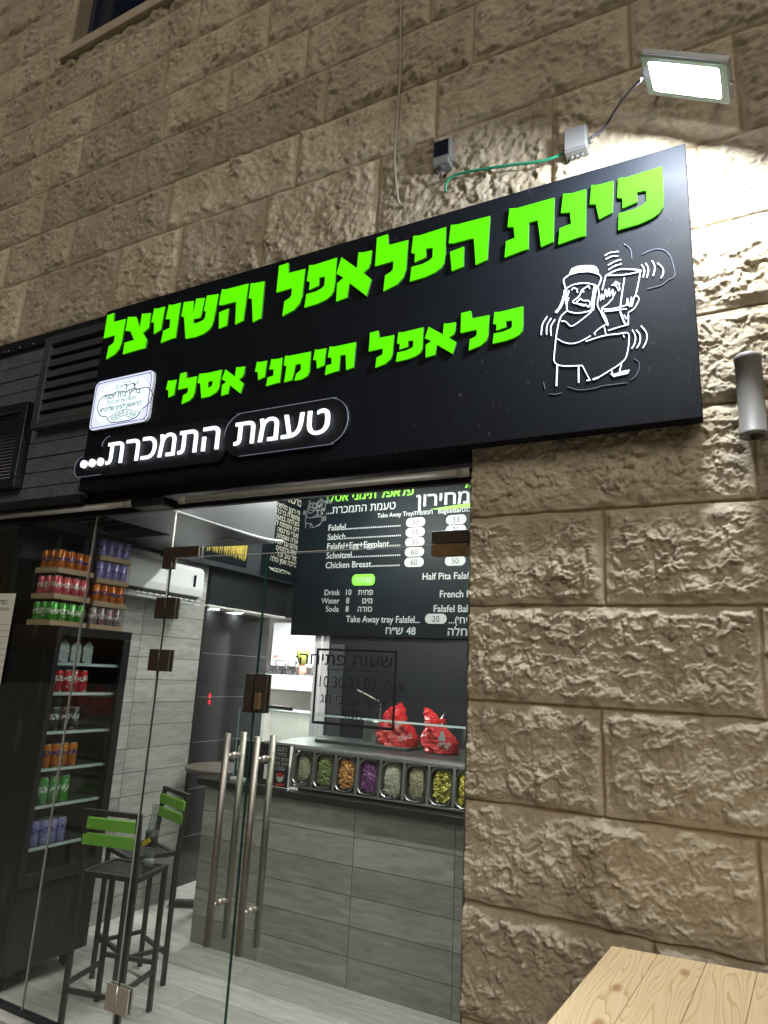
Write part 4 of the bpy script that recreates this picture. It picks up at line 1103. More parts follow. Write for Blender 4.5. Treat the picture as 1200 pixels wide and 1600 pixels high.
# opening-hours sticker on the right door
bm = new_bm(); fr = ((0, GY0 - 0.0014, 0), (1, 0, 0), (0, 0, 1))
HX0, HX1, HZ0, HZ1 = -1.607, -1.226, 1.418, 1.722
for a in ((HX0, HX1, HZ0, HZ0 + .011), (HX0, HX1, HZ1 - .009, HZ1), (HX0, HX0 + .010, HZ0 + .0112, HZ1 - .0092), (HX1 - .010, HX1, HZ0 + .0112, HZ1 - .0092)):
    box(bm, a[0], a[1], GY0 - 0.0016, GY0 - 0.0004, a[2], a[3])
text_into(bm, heb("שעות פתיחה:"), fr, -1.243, 1.655, 0.072, 'RIGHT', 0.010, sx=1.18)
box(bm, HX0 + 0.055, HX1 - 0.01, GY0 - 0.0016, GY0 - 0.0004, 1.636, 1.639)
text_into(bm, "10.30-21.00  " + heb("א-ה"), fr, -1.594, 1.565, 0.066, 'LEFT', 0.004, sx=0.9)
text_into(bm, heb("שישי וערבי חג"), fr, -1.418, 1.502, 0.055, 'CENTER', 0.006)
text_into(bm, heb("סגור"), fr, -1.418, 1.445, 0.055, 'CENTER', 0.006)
st = flat("opening_hours_sticker", bm, M_['black_ink'])
st.parent = rd
# notice sheet on the far-left glass
nsx = empty("notice_sheet", "white printed notice sheet stuck on the dark glass at the far left", "notice", (-3.77, GY0 - 0.002, 1.46))
bm = new_bm(); box(bm, -0.17, 0.085, -0.0006, 0.0006, 0, 0.515); obj("sheet", bm, M_['paper'], nsx)
bm = new_bm(); fr = ((0, -0.0012, 0), (1, 0, 0), (0, 0, 1))
for k in range(10): box(bm, -0.16, 0.078, -0.0014, -0.0008, 0.03 + k * 0.034, 0.0318 + k * 0.034)
text_into(bm, heb("הודעה"), fr, -0.04, 0.45, 0.045, 'CENTER', 0.01); text_into(bm, heb("תעודת כשרות"), fr, -0.04, 0.415, 0.03, 'CENTER')
flat("print", bm, M_['print_black'], nsx)

# ------------------------------------------------------------------ shop interior: walls, ceilings
XL, YB = -3.75, 2.75
bm = new_bm(); box(bm, XL - 0.06, XL, 0.66, 1.715, 0.0, 2.40)
tw = obj("tiled_wall", bm, M_['wall_tile'])
bm = new_bm(); box(bm, XL - 0.06, XL, 0.12, 0.6595, 0.0, 2.40); obj("plain_section", bm, M_['dark_wall'], tw)
tag(tw, "left shop wall clad in pale grey wood-look tiles below the air conditioner", "tiled wall")
sw = empty("side_wall", "dark upper side wall of the shop carrying the Hebrew text board and the golden picture", "wall", (-3.7, 1.0, 2.0))
bm = new_bm(); box(bm, -0.10, 0.06, 0.19, 1.75, 0.386, 1.30); obj("bulkhead", bm, mat("dark grey board", (0.030, 0.033, 0.040), 0.3, var=0.2, vscale=4), sw)
bm = new_bm(); box(bm, -0.10, -0.02, 0.72, 1.75, 0.095, 0.385); obj("fascia", bm, M_['dark_wall'], sw)
bm = new_bm(); box(bm, -0.30, -0.02, 0.72, 1.75, 0.080, 0.094); obj("soffit", bm, M_['white_wall'], sw)
bm = new_bm(); box(bm, -0.06, -0.045, 0.716, 0.74, 0.0 - 2.0, 0.08); obj("corner_trim", bm, M_['steel_box'], sw)
dc = empty("dark_cladding", "glossy dark tiled cladding with red LED digits left of the kitchen opening", "cladding", (-3.9, 2.2, 0.0))
bm = new_bm()
for k in range(7):
    box(bm, -0.03, 0.0, -0.46, 0.56, 0.0 + k * 0.345, 0.342 + k * 0.345)
box(bm, -0.05, -0.004, -0.46, 0.56, 0, 2.41)
obj("panels", bm, M_['dark_clad'], dc)
bm = new_bm()
for k in range(1, 7): box(bm, -0.001, 0.0012, -0.46, 0.56, k * 0.345 - 0.003, k * 0.345)
obj("joint", bm, M_['print_grey'], dc)
bm = new_bm(); box(bm, -0.05, 0.16, -0.485, -0.465, 0.0, 2.08); obj("return", bm, M_['dark_clad'], dc)
bm = new_bm()
for zz in (1.372, 1.322):
    for a in ((0, .024, .028, .032), (0, .024, .014, .018), (0, .024, 0, .004), (.020, .024, 0, .032)): box(bm, 0.0005, 0.003, -0.165 + a[0], -0.165 + a[1], zz + a[2], zz + a[3])
obj("digit_display", bm, M_['led_red'], dc)
# back wall with the kitchen opening
bw = empty("back_wall", "black back wall behind the counter with an opening to the white kitchen", "wall", (-2.0, YB, 0.0))
bm = new_bm(); box(bm, -2.0, 1.6, 0.0, 0.08, 2.086, 3.30); box(bm, -1.225, 1.6, 0.0, 0.08, 0.0, 2.0858); obj("wall_face", bm, M_['dark_wall'], bw)
pm = mat("white door post", (0.70, 0.69, 0.72), 0.4)
for x0, x1 in ((-1.388, -1.322), (-1.308, -1.243)):
    bm = new_bm(); box(bm, x0, x1, 0.01, 0.06, 0.0, 1.985); obj("door_post", bm, pm, bw, bevel=0.006)
bm = new_bm(); box(bm, -1.2, -1.06, -0.02, -0.001, 0.9, 1.86); obj("side_panel", bm, mat("grey side panel", (0.06, 0.065, 0.068), 0.4, var=0.15), bw)
bm = new_bm(); box(bm, 1.0, 1.06, -2.64, 0.0, 0.0, 3.3)
o = obj("right_wall", bm, M_['dark_wall']); o.location = (-1.88 + 0.0, YB, 0); o.location.x = -0.83 - 1.0
tag(o, "dark right side wall of the shop hidden behind the stone pier", "wall")
struct(obj("ceiling", bx(-6.0, -0.75, 0.12, 6.0, 3.30, 3.36), M_['ceil_dark']))
# dropped ceiling box near the glass
db = empty("dropped_ceiling", "grey dropped ceiling box with a dark square hatch above the air conditioner", "ceiling box", (-3.2, 0.65, 2.43))
HXa, HXb, HYa, HYb = -3.71 + 3.2, -3.22 + 3.2, 0.24 - .65, 0.77 - .65
bm = new_bm()
for a in ((-0.55, HXa, -0.53, 0.53), (HXb, 0.48, -0.53, 0.53), (HXa, HXb, -0.53, HYa), (HXa, HXb, HYb, 0.53)): box(bm, a[0], a[1], a[2], a[3], 0.0, 0.02)
obj("underside", bm, M_['ceil_grey'], db)
bm = new_bm(); box(bm, 0.46, 0.48, -0.53, 0.53, 0.0205, 0.86); box(bm, -0.55, 0.459, 0.51, 0.53, 0.0205, 0.86); obj("side", bm, M_['grey_wall'], db)
bm = new_bm(); box(bm, HXa - .01, HXb + .01, HYa - .01, HYb + .01, 0.10, 0.12); obj("hatch_void", bm, M_['ceil_dark'], db)
for k in range(3):
    bm = new_bm(); box(bm, HXa, HXb, HYa + 0.14 + k * 0.13, HYa + 0.155 + k * 0.13, 0.03, 0.06); obj("hatch_bar", bm, M_['ceil_dark'], db)
bm = new_bm(); box(bm, 0.245, 0.34, 0.28, 0.40, -0.006, -0.0005); obj("vent_plate", bm, M_['grey_plastic'], db)
bm = new_bm(); tube(bm, spline([(0.486, -0.5, 0.012), (0.487, 0.0, 0.009), (0.486, 0.4, 0.013), (0.5, 0.6, 0.03)]), 0.006, 6); obj("cable", bm, M_['white_plastic'], db)

# LED tubes added out of view behind the header to light the shop
for (x, y, z, lab) in ((-1.55, 0.62, 2.62, "added LED tube, out of view between the glass doors and the counter"), (-2.6, 1.75, 3.05, "added LED tube, out of view above the back of the counter")):
    t = empty("fill_tube_lamp", lab, "tube lamp", (x, y, z), group="added LED tubes of the shop")
    bm = new_bm(); tube(bm, [(-0.45, 0, 0), (0.45, 0, 0)], 0.016, 12); obj("tube", bm, M_['shop_lamp'], t)
    bm = new_bm(); box(bm, -0.47, 0.47, -0.02, 0.02, 0.018, 0.05); obj("holder", bm, M_['white_plastic'], t)
    for sx in (-0.35, 0.35):
        bm = new_bm(); tube(bm, [(sx, 0, 0.05), (sx, 0, 3.30 - z)], 0.003, 6); obj("hanger", bm, M_['steel'], t)
def downlight(x, y, z, lab, grp="small round downlights"):
    t = empty("downlight", lab, "downlight", (x, y, z), group=grp)
    bm = new_bm(); lathe(bm, [(0.045, 0.0), (0.052, 0.002), (0.052, 0.006)], n=20); obj("rim", bm, M_['white_plastic'], t)
    bm = new_bm(); bm.faces.new([bm.verts.new((0.04 * math.cos(R(a)), 0.04 * math.sin(R(a)), -0.001)) for a in range(0, 360, 20)][::-1]); flat("lens", bm, M_['downlight'], t)
downlight(-3.84, 1.93, 2.079, "small lit downlight in the soffit nearest the end of the grey tiles")
downlight(-3.86, 2.25, 2.079, "small lit downlight in the soffit in front of the dark cladding")

# text board, picture
tb = empty("text_board", "tall black board of cream Hebrew verse at the end of the side wall", "text board", (-3.637, 2.52, 2.40))
bm = new_bm(); box(bm, -0.002, 0.008, -0.30, 0.225, 0.0, 0.86); obj("board", bm, M_['menu'], tb)
fr = ((0.0095, 0, 0), (0, 1, 0), (0, 0, 1))
bm = new_bm(); text_into(bm, heb("ברכת העסק"), fr, -0.03, 0.72, 0.095, 'CENTER', 0.02); flat("verse_line", bm, M_['print_cream'], tb)
VERSE = ["יהי רצון מלפניך", "שתשלח ברכה", "והצלחה במעשה", "ידינו ותפתח לנו", "שערי פרנסה", "אורה ושמחה", "שלום ובריאות", "חסד ורחמים", "מזל טוב וכל", "ברכה אמן סלה"]
for k, s in enumerate(VERSE):
    bm = new_bm(); text_into(bm, heb(s), fr, 0.215, 0.635 - k * 0.0545, 0.066, 'RIGHT', 0.012, sx=1.0); flat("verse_line", bm, M_['print_cream'], tb)
bm = new_bm()
for cy_, r_ in ((-0.16, 0.016), (-0.11, 0.026), (-0.06, 0.032), (0.0, 0.032), (0.05, 0.026), (0.10, 0.016)):
    tube(bm, [(0.009, cy_ + r_ * math.cos(R(a)), 0.075 + 0.5 * r_ * math.sin(R(a))) for a in range(0, 330, 30)], 0.003, 5)
tube(bm, spline([(0.009, -0.2, 0.085), (0.009, -0.1, 0.06), (0.009, 0.0, 0.085), (0.009, 0.13, 0.065)]), 0.003, 5)
obj("ornament", bm, M_['print_cream'], tb)
pc = empty("picture", "golden picture strip on the dark side wall left of the text board", "picture", (-3.638, 1.79, 2.43))
bm = new_bm()
box(bm, -0.001, 0.006, -0.26, 0.235, 0.0, 0.33); obj("backing", bm, M_['menu'], pc)
bm = new_bm(); random.seed(4)
for k in range(90):
    y = random.uniform(-0.25, 0.22); a = random.uniform(0.02, 0.09); h0 = random.uniform(0.05, 0.12)
    v = [bm.verts.new(p) for p in ((0.0065 + k * 2e-5, y - 0.012, 0.32), (0.0065 + k * 2e-5, y + 0.012, 0.32), (0.0065 + k * 2e-5, y + 0.002, h0), (0.0065 + k * 2e-5, y - 0.002, h0))]
    bm.faces.new(v)
flat("grass_print", bm, M_['gold'], pc)

# menu board
mb = empty("menu_board", "wide black menu board with white prices and green heading above the counter", "menu board", (-2.6, YB - 0.03, 1.93))
def on_menu(name, bm, m): 
    for v in bm.verts: v.co -= Vector((-2.6, YB - 0.03, 1.93))
    return flat(name, bm, m, mb)
bm = new_bm(); box(bm, -3.63, -0.86, YB - 0.03, YB - 0.002, 1.93, 3.27); o = on_menu("board", bm, M_['menu'])
f0 = ((0, YB - 0.0312, 0), (1, 0, 0), (0, 0, 1)); f1 = ((0, YB - 0.0326, 0), (1, 0, 0), (0, 0, 1))
MO = Vector((-2.6, YB - 0.03, 1.93))
def mtext(nm, s, fr, x, z, size, al, bold=0.0, sx=1.0, m='print_white', par=None):
    bm = new_bm(); wd = text_into(bm, s, fr, x, z, size, al, bold, sx)
    for v in bm.verts: v.co -= MO
    flat(nm, bm, M_[m], par or mb); return wd
def mpill(x0, x1, z0, z1, s, r=None, m='print_white', tm='print_black', size=0.068, bold=0.004):
    bm = new_bm(); pill(bm, f0, x0, x1, z0, z1, r)
    for v in bm.verts: v.co -= MO
    p = flat("price_tag", bm, M_[m], mb); mtext("price", s, f1, (x0 + x1) / 2, z0 + 0.016 + (0.009 if m != 'print_white' else 0), size, 'CENTER', bold, 1.0, tm, p)
mtext('heading', heb("והשניצל"), f0, -1.60, 3.165, 0.135, 'RIGHT', 0.04, sx=0.9, m='print_green')
mtext('heading', heb("פלאפל תימני אסלי"), f0, -2.45, 3.145, 0.118, 'RIGHT', 0.04, sx=1.0, m='print_green')
mtext('menu_line', heb("טעמת התמכרת..."), f0, -2.62, 3.03, 0.105, 'RIGHT', 0.012, sx=0.95)
mtext('menu_line', heb("מחירון"), f0, -1.93, 3.035, 0.17, 'RIGHT', 0.03, sx=1.1)
bm = new_bm(); bm.faces.new([bm.verts.new((x, YB - 0.0312, z)) for x, z in ((-2.30, 3.005), (-1.93, 3.035), (-1.93, 2.998), (-2.15, 2.99))][::-1]); on_menu('swoosh', bm, M_['print_green'])
mtext('menu_line', "Take Away Tray/" + heb("חמגשית"), f0, -2.80, 2.962, 0.055, 'LEFT', 0.022, sx=0.95)
mtext('menu_line', "Baguette/" + heb("בגט"), f0, -2.22, 2.962, 0.055, 'LEFT', 0.022, sx=1.0)
rows = (("Falafel", 2.872, "33"), ("Sabich", 2.786, "35"), ("Falafel+Egg+Eggplant", 2.700, "35"), ("Schnitzel", 2.615, "60"), ("Chicken Breast", 2.527, "60"))
for s, z, p in rows:
    wd = mtext('menu_line', s, f0, -3.305, z, 0.080, 'LEFT', 0.022, sx=0.95)
    x = -3.305 + wd * 0.95 + 0.012
    n_ = int((-2.545 - x) / 0.0185)
    bm = new_bm()
    for k in range(n_): box(bm, x + k * 0.0185, x + k * 0.0185 + 0.010, YB - 0.0318, YB - 0.0305, z, z + 0.012)
    on_menu('dotted_line', bm, M_['print_white'])
    mpill(-2.515, -2.335, z - 0.012, z + 0.068, p)
for z, p in ((2.872, "33"), (2.786, "35"), (2.700, "35"), (2.615, "55"), (2.527, "50")):
    mpill(-2.145, -1.965, z - 0.012, z + 0.068, p)
mpill(-3.02, -2.79, 2.365, 2.465, heb("שתיה"), 0.04, 'print_green', 'print_white', 0.078, 0.018)
for z, a, n, h in ((2.285, "Drink", "10", "פחית"), (2.212, "Water", "8", "מים"), (2.140, "Soda", "8", "סודה")):
    mtext('menu_line', a, f0, -3.135, z, 0.070, 'RIGHT', 0.022); mtext('menu_line', n, f0, -3.05, z, 0.070, 'CENTER', 0.022); mtext('menu_line', heb(h), f0, -2.80, z, 0.070, 'RIGHT', 0.018)
mtext('menu_line', "Half Pita Falafel", f0, -2.345, 2.405, 0.080, 'LEFT', 0.022, sx=0.95)
mtext('menu_line', "French Fries", f0, -2.185, 2.258, 0.080, 'LEFT', 0.022, sx=0.95)
mtext('menu_line', "Falafel Balls", f0, -2.235, 2.140, 0.080, 'LEFT', 0.022, sx=0.95)
mtext('menu_line', "Take Away tray Falafel...", f0, -3.055, 2.050, 0.080, 'LEFT', 0.022, sx=0.90)
mpill(-2.305, -2.115, 2.045, 2.125, "20")
mtext('menu_line', "...(" + heb("יח׳"), f0, -2.10, 2.050, 0.080, 'LEFT', 0.022)
mtext('menu_line', heb("שניצל בחלה") + "", f0, -1.62, 1.955, 0.092, 'RIGHT', 0.026, sx=1.05)
mtext('menu_line', heb("ש״ח") + "", f0, -2.50, 1.955, 0.092, 'RIGHT', 0.026, sx=1.05)
mtext('menu_line', "48", f0, -2.47, 1.955, 0.086, 'LEFT', 0.026)
bm = new_bm()
s_ = 0.62
for wd, p in FIGURE:
    q = [(-3.50 + (x + 0.60) * s_ * 1.15 - 0.10, 3.09 + (z - 2.95) * s_) for x, z in p]
    if wd == 0: continue
    ribbon(bm, q, 0.004, YB - 0.0318, YB - 0.0303)
on_menu("figure_print", bm, M_['print_grey'])

# ------------------------------------------------------------------ counter and salad bar
ct = empty("counter", "grey wood-look tiled service counter with a black stone ledge", "counter", (-1.9, 1.2, 0.0))
bm = new_bm(); box(bm, -1.2, 1.02, 0.0, 0.75, 0.0, 0.888); obj("front", bm, M_['counter_tile'], ct)
bm = new_bm(); box(bm, -1.245, 1.02, -0.04, 0.80, 0.890, 0.932); obj("ledge", bm, M_['worktop'], ct, bevel=0.004)
sb = empty("salad_bar", "stainless salad display with a sloped front and flat steel top on the counter", "salad bar", (-1.9, 1.2, 0.932))
sl = math.atan2(0.225, 0.022)   # slope of the pan rail
def slope(u, v, d=0.0):
    """point on the sloped front: u along x, v up the slope, d out of it"""
    c, s = math.cos(sl), math.sin(sl)
    return Vector((u, 0.040 + v * c - d * s, 0.012 + v * s + d * c))
PW, PX0 = 0.1502, -2.412
LN = 0.228
bm = new_bm()
def slab(bm, u0, u1, v0, v1, d0, d1):
    v = [bm.verts.new(slope(*p)) for p in ((u0, v0, d0), (u1, v0, d0), (u1, v1, d0), (u0, v1, d0), (u0, v0, d1), (u1, v0, d1), (u1, v1, d1), (u0, v1, d1))]
    for f in ((3, 2, 1, 0), (4, 5, 6, 7), (0, 1, 5, 4), (1, 2, 6, 5), (2, 3, 7, 6), (3, 0, 4, 7)): bm.faces.new([v[i] for i in f])
U0 = -2.497 + 1.9; U1 = 1.0
slab(bm, U0, U1, 0.0, 0.012, -0.03, 0.0); slab(bm, U0, U1, LN - 0.02, LN, -0.03, 0.0)
for k in range(18):
    uc = PX0 + 1.9 + (k - 0.5) * PW
    if uc + 0.009 > U1: break
    slab(bm, max(U0, uc - 0.009), uc + 0.009, 0.0125, LN - 0.0205, -0.03, 0.0)
box(bm, U0, U1, 0.14, 0.62, 0.0, 0.235)
obj("frame", bm, M_['steel_box'], sb, bevel=0.002)
bm = new_bm(); box(bm, -0.82, U1, 0.068, 0.75, 0.2405, 0.252); obj("top_sheet", bm, mat("dark steel sheet", (0.06, 0.062, 0.065), 0.4, 0.3, var=0.2), sb, bevel=0.002)
bm = new_bm(); box(bm, -0.82, U1, 0.063, 0.0675, 0.2385, 0.2535); obj("top_lip", bm, mat("bright steel lip", (0.7, 0.72, 0.72), 0.25, 0.7), sb)
bm = new_bm(); box(bm, -0.60, 0.06, 0.30, 0.56, 0.253, 0.272); obj("tray", bm, M_['pan_steel'], sb, bevel=0.004)
# pans
FOOD = [("pale chopped cabbage", (0.36, 0.35, 0.24), 0.005, 'chop'), ("chopped green cucumber and parsley salad", (0.13, 0.17, 0.06), 0.011, 'chop'), ("cooked orange carrots", (0.42, 0.20, 0.06), 0.014, 'chunk'),
        ("shredded purple cabbage", (0.15, 0.045, 0.17), 0.010, 'shred'), ("shredded white cabbage", (0.42, 0.42, 0.34), 0.010, 'shred'), ("pale tahini coloured sauerkraut", (0.36, 0.33, 0.22), 0.008, 'shred'),
        ("sliced yellow green pickles", (0.33, 0.31, 0.05), 0.016, 'disc'), ("whole yellow pickled peppers", (0.38, 0.34, 0.05), 0.02, 'stick')]
random.seed(11)
for k, (lab, col, sz, kind) in enumerate(FOOD):
    u = PX0 + k * PW
    p = empty("food_pan", "steel pan of %s in the salad bar" % lab, "food pan", (0, 0, 0), group="pans of salad in the salad bar")
    p.location = (u, 1.2, 0.932)
    hw_, r0 = PW / 2 - 0.0095, 0.05
    out = rrect(-hw_, hw_, 0.014, LN - 0.022, 0.045, 6); inn = rrect(-hw_ + 0.006, hw_ - 0.006, 0.020, LN - 0.028, 0.041, 6)
    bm = new_bm()
    rim = [(out, 0.003), (inn, 0.0035), (inn, -0.02), (rrect(-hw_ + 0.012, hw_ - 0.012, 0.026, LN - 0.034, 0.038, 6), -0.055)]
    rings = [[bm.verts.new(slope(a, b, d)) for a, b in pts_] for pts_, d in rim]
    n = len(out)
    for ra, rb in zip(rings, rings[1:]):
        for i in range(n): bm.faces.new((ra[i], ra[(i + 1) % n], rb[(i + 1) % n], rb[i])).smooth = True
    bm.faces.new(rings[-1]); obj("pan", bm, M_['pan_steel'], p)
    bm = new_bm()
    inf = 0.72 if k in (0, 5) else 0.9
    fill = rrect((-hw_ + 0.012) * inf, (hw_ - 0.012) * inf, 0.026 + (1 - inf) * 0.10, LN - 0.036 - (1 - inf) * 0.10, 0.034, 6)
    c0 = bm.verts.new(slope(0, LN / 2, -0.012)); rr_ = [bm.verts.new(slope(a, b, -0.03)) for a, b in fill]
    for i in range(n): bm.faces.new((rr_[i], rr_[(i + 1) % n], c0))
    cnt = 420 if kind in ('chop', 'shred') else 150
    wx_, wv_ = (hw_ - 0.016) * inf, (LN / 2 - 0.034) * (0.85 if inf < 0.8 else 1)
    for q in range(cnt):
        t = random.uniform(-1, 1); a = random.uniform(-1, 1)
        if abs(t) ** 4 + abs(a) ** 4 > 1: continue
        b = slope(a * wx_, LN / 2 + t * wv_, -0.022 + 0.016 * (1 - a * a) * (1 - t * t) + random.uniform(-0.003, 0.006))
        if kind == 'shred':
            ang = random.uniform(0, math.pi); L = random.uniform(0.007, 0.016)
            d = Vector((math.cos(ang), math.sin(ang) * math.cos(sl), math.sin(ang) * math.sin(sl))) * L
            tube(bm, [b - d, b + Vector((0, -0.003, 0.002)), b + d], 0.0016, 4)
        elif kind == 'stick':
            ang = random.uniform(0.6, 2.2); L = random.uniform(0.015, 0.028)
            d = Vector((math.cos(ang), math.sin(ang) * math.cos(sl), math.sin(ang) * math.sin(sl))) * L
            tube(bm, [b - d, b, b + d], [0.004, 0.0075, 0.003], 6)
        else:
            r_ = sz * random.uniform(0.5, 1.0)
            mt = Matrix.Translation(b) @ Matrix.Rotation(random.uniform(0, 3), 4, 'X') @ Matrix.Rotation(random.uniform(0, 3), 4, 'Z') @ Matrix.Diagonal((r_, r_, r_ * (0.35 if kind == 'disc' else 0.6), 1))
            bmesh.ops.create_icosphere(bm, subdivisions=1, radius=0.8, matrix=mt)
    fm = mat("food %d" % k, col, 0.45, var=0.7 if k != 0 else 0.2, vscale=55, spec=0.5)
    obj("salad", bm, fm, p)
# sauce card, sneeze glass
sc_ = empty("sauce_card", "black card with Hebrew writing and a sauce bowl, left of the salad pans", "card", (-2.605, 1.235, 0.934))
bm = new_bm(); box(bm, -0.108, 0.104, 0.0, 0.004, 0.0, 0.242); obj("card", bm, M_['black_ink'], sc_)
bm = new_bm(); fr = ((0, -0.0012, 0), (1, 0, 0), (0, 0, 1))
for k, s in enumerate(("רוטב", "טחינה", "סחוג ירוק", "רוטב חריף", "עמבה")):
    text_into(bm, heb(s), fr, 0.045, 0.205 - k * 0.027, 0.030 if k else 0.04, 'CENTER', 0.01)
flat("print", bm, M_['print_white'], sc_)
bm = new_bm(); prism(bm, [[(0.018, 0.072), (0.078, 0.072), (0.068, 0.04), (0.055, 0.028), (0.04, 0.028), (0.027, 0.04)]], -0.002, -0.0004); obj("bowl_print", bm, M_['print_white'], sc_)
bm = new_bm(); prism(bm, [[(0.048 + 0.026 * math.cos(R(a)), 0.07 + 0.012 * math.sin(R(a))) for a in range(0, 360, 20)]], -0.003, -0.0022); prism(bm, [[(0.012, 0.018), (0.085, 0.022), (0.07, 0.008), (0.03, 0.004)]], -0.003, -0.0004); obj("sauce_print", bm, mat("red sauce print", (0.30, 0.03, 0.02), 0.5), sc_)
bm = new_bm(); box(bm, -0.075, -0.052, -0.004, -0.0004, 0.035, 0.12); obj("spoon_print", bm, M_['paper'], sc_)
sg = empty("sneeze_guard", "horizontal topped clear glass sneeze guard standing on the salad bar", "glass guard", (-1.9, 1.30, 1.186))
bm = new_bm(); box(bm, -0.82, 1.0, 0.0, 0.008, 0.0, 0.175); obj("glass", bm, M_['glass'], sg)
bm = new_bm(); box(bm, -0.82, 1.0, -0.012, 0.24, 0.1755, 0.184); obj("shelf_glass", bm, M_['glass'], sg)
bm = new_bm(); box(bm, -0.82, 1.0, -0.0165, -0.0123, 0.1745, 0.185); obj("shelf_edge", bm, mat("bright glass edge", (0.45, 0.56, 0.55), 0.2), sg)  # highlight along the shelf glass put into the edge colour
eg = empty("end_glass", "small upright glass screen at the left end of the counter", "glass screen", (-2.87, 1.3, 0.932))
bm = new_bm(); box(bm, -0.10, 0.10, 0.0, 0.008, 0.0, 0.44); obj("glass", bm, M_['glass'], eg)
bm = new_bm(); box(bm, -0.1025, -0.1003, 0.0, 0.008, 0.0, 0.44); box(bm, -0.10, 0.10, 0.0, 0.008, 0.4403, 0.443); obj("edge", bm, mat("pale green glass edge", (0.22, 0.33, 0.33), 0.2), eg)
nh = empty("napkin_holder", "dark napkin holder with white napkins at the left end of the counter", "napkin holder", (-2.90, 1.30, 0.932))
bm = new_bm(); box(bm, -0.09, 0.085, 0.02, 0.10, 0.0, 0.235); obj("case", bm, M_['frame_black'], nh, bevel=0.004)
bm = new_bm(); box(bm, -0.06, -0.02, 0.012, 0.0195, 0.05, 0.20); box(bm, -0.07, 0.03, -0.03, 0.015, 0.0, 0.012); obj("napkin", bm, M_['paper'], nh)
# bags
def bag(x, y, rz, h, wv, seed, lean, lab):
    t = empty("carrier_bag", lab, "bag", (x, y, 1.186), rz, group="red bags on the salad bar")
    rnd = np.random.RandomState(seed); nx, nz = 26, 22
    bm = new_bm()
    ring = []
    for j in range(nz):
        v = j / (nz - 1); row = []
        for i in range(nx):
            a = 2 * math.pi * i / nx
            sx = wv * (0.86 + 0.25 * math.sin(math.pi * min(1, v * 1.4)) - 0.42 * v ** 1.5); sy = 0.075 * (1 - 0.75 * v) + 0.012
            x_ = sx * math.copysign(abs(math.cos(a)) ** 0.75, math.cos(a)); y_ = sy * math.sin(a)
            c = 0.016 * math.sin(7 * v + 3 * a + seed) * v + 0.013 * math.sin(11 * a + 5 * v * seed)
            peak = h * (1 + 0.35 * max(0, math.cos(a - 2.4 + seed)) * v * v)
            row.append(bm.verts.new((x_ + c * 0.6 + lean * v * h, y_ + c + 0.003 * rnd.randn(), 0.004 + v * peak + 0.003 * rnd.randn() * (0 < j))))
        ring.append(row)
    for ra, rb in zip(ring, ring[1:]):
        for i in range(nx): bm.faces.new((ra[i], ra[(i + 1) % nx], rb[(i + 1) % nx], rb[i]))
    bm.faces.new(ring[0][::-1])
    obj("film", bm, M_['bag_red'], t)
    return t
b1 = bag(-1.955, 1.63, R(6), 0.20, 0.125, 3, -0.25, "crumpled red carrier bag with white writing, left one on the salad bar")
b2 = bag(-1.665, 1.62, R(-10), 0.19, 0.105, 5, -0.3, "crumpled red carrier bag with a white cat print and tissue on top")
for t, s, x0, z0, rot in ((b1, "שקית", -0.015, 0.125, 0.35), (b1, "טעים", 0.03, 0.05, 0.3), (b2, "קנייה", 0.03, 0.045, 0.0)):
    bm = new_bm(); text_into(bm, heb(s), ((x0, -0.098, z0), (math.cos(rot), 0.0, math.sin(rot)), (-math.sin(rot), 0.25, math.cos(rot))), 0, 0, 0.042, 'LEFT', 0.02)
    flat("print", bm, M_['print_white'], t)
bm = new_bm(); prism(bm, [[(0.035, 0.08), (0.085, 0.08), (0.08, 0.105), (0.07, 0.12), (0.072, 0.135), (0.062, 0.128), (0.05, 0.133), (0.05, 0.118), (0.04, 0.105)]], -0.096, -0.094); obj("cat_print", bm, M_['print_white'], b2)
bm = new_bm(); random.seed(2)
vs = [[bm.verts.new((-0.10 + i * 0.022 + 0.004 * random.random(), -0.02 + j * 0.02, 0.19 + 0.035 * math.sin(i * 1.2 + j) + 0.01 * random.random())) for i in range(5)] for j in range(4)]
for j in range(3):
    for i in range(4): bm.faces.new((vs[j][i], vs[j][i + 1], vs[j + 1][i + 1], vs[j + 1][i]))
obj("tissue", bm, M_['paper'], b2)
dj = empty("drink_jug", "dark cylindrical pot behind the glass guard left of the red bags", "pot", (-2.18, 1.72, 1.186))
bm = new_bm(); lathe(bm, [(0.075, 0), (0.078, 0.01), (0.072, 0.13), (0.074, 0.15), (0.06, 0.155)], n=24); obj("pot", bm, M_['pan_steel'], dj)
bm = new_bm(); tube(bm, spline([(0.03, 0, 0.15), (0.03, 0, 0.25), (-0.02, 0, 0.28), (-0.17, 0.03, 0.33)]), 0.007, 8); obj("ladle", bm, M_['steel'], dj)

# ------------------------------------------------------------------ kitchen beyond the opening
kw = empty("kitchen_wall", "white kitchen walls seen through the opening in the back wall", "wall", (-4.3, 4.4, 0))
bm = new_bm(); box(bm, -0.9, 2.0, 0.0, 0.06, 0.0, 2.5); box(bm, -0.9, -0.6, -1.6, -0.001, 0.0, 2.5); obj("wall_face", bm, M_['white_wall'], kw)
bm = new_bm(); box(bm, -0.58, 0.9, -0.75, -0.04, 0.0, 1.42); obj("tiled_front", bm, M_['tile_mix'], kw)
bm = new_bm(); box(bm, -0.9, 2.0, -1.62, 0.0, 2.20, 2.26); o = obj("soffit", bm, M_['white_wall'], kw)
kt = empty("kitchen_shelf", "white kitchen worktop cluttered with utensils behind the opening", "worktop", (-4.3, 3.62, 1.42))
bm = new_bm(); box(bm, -0.55, 0.9, -0.06, 0.75, 0.0, 0.15); obj("worktop", bm, M_['white_plastic'], kt, bevel=0.004)
bm = new_bm(); random.seed(9)
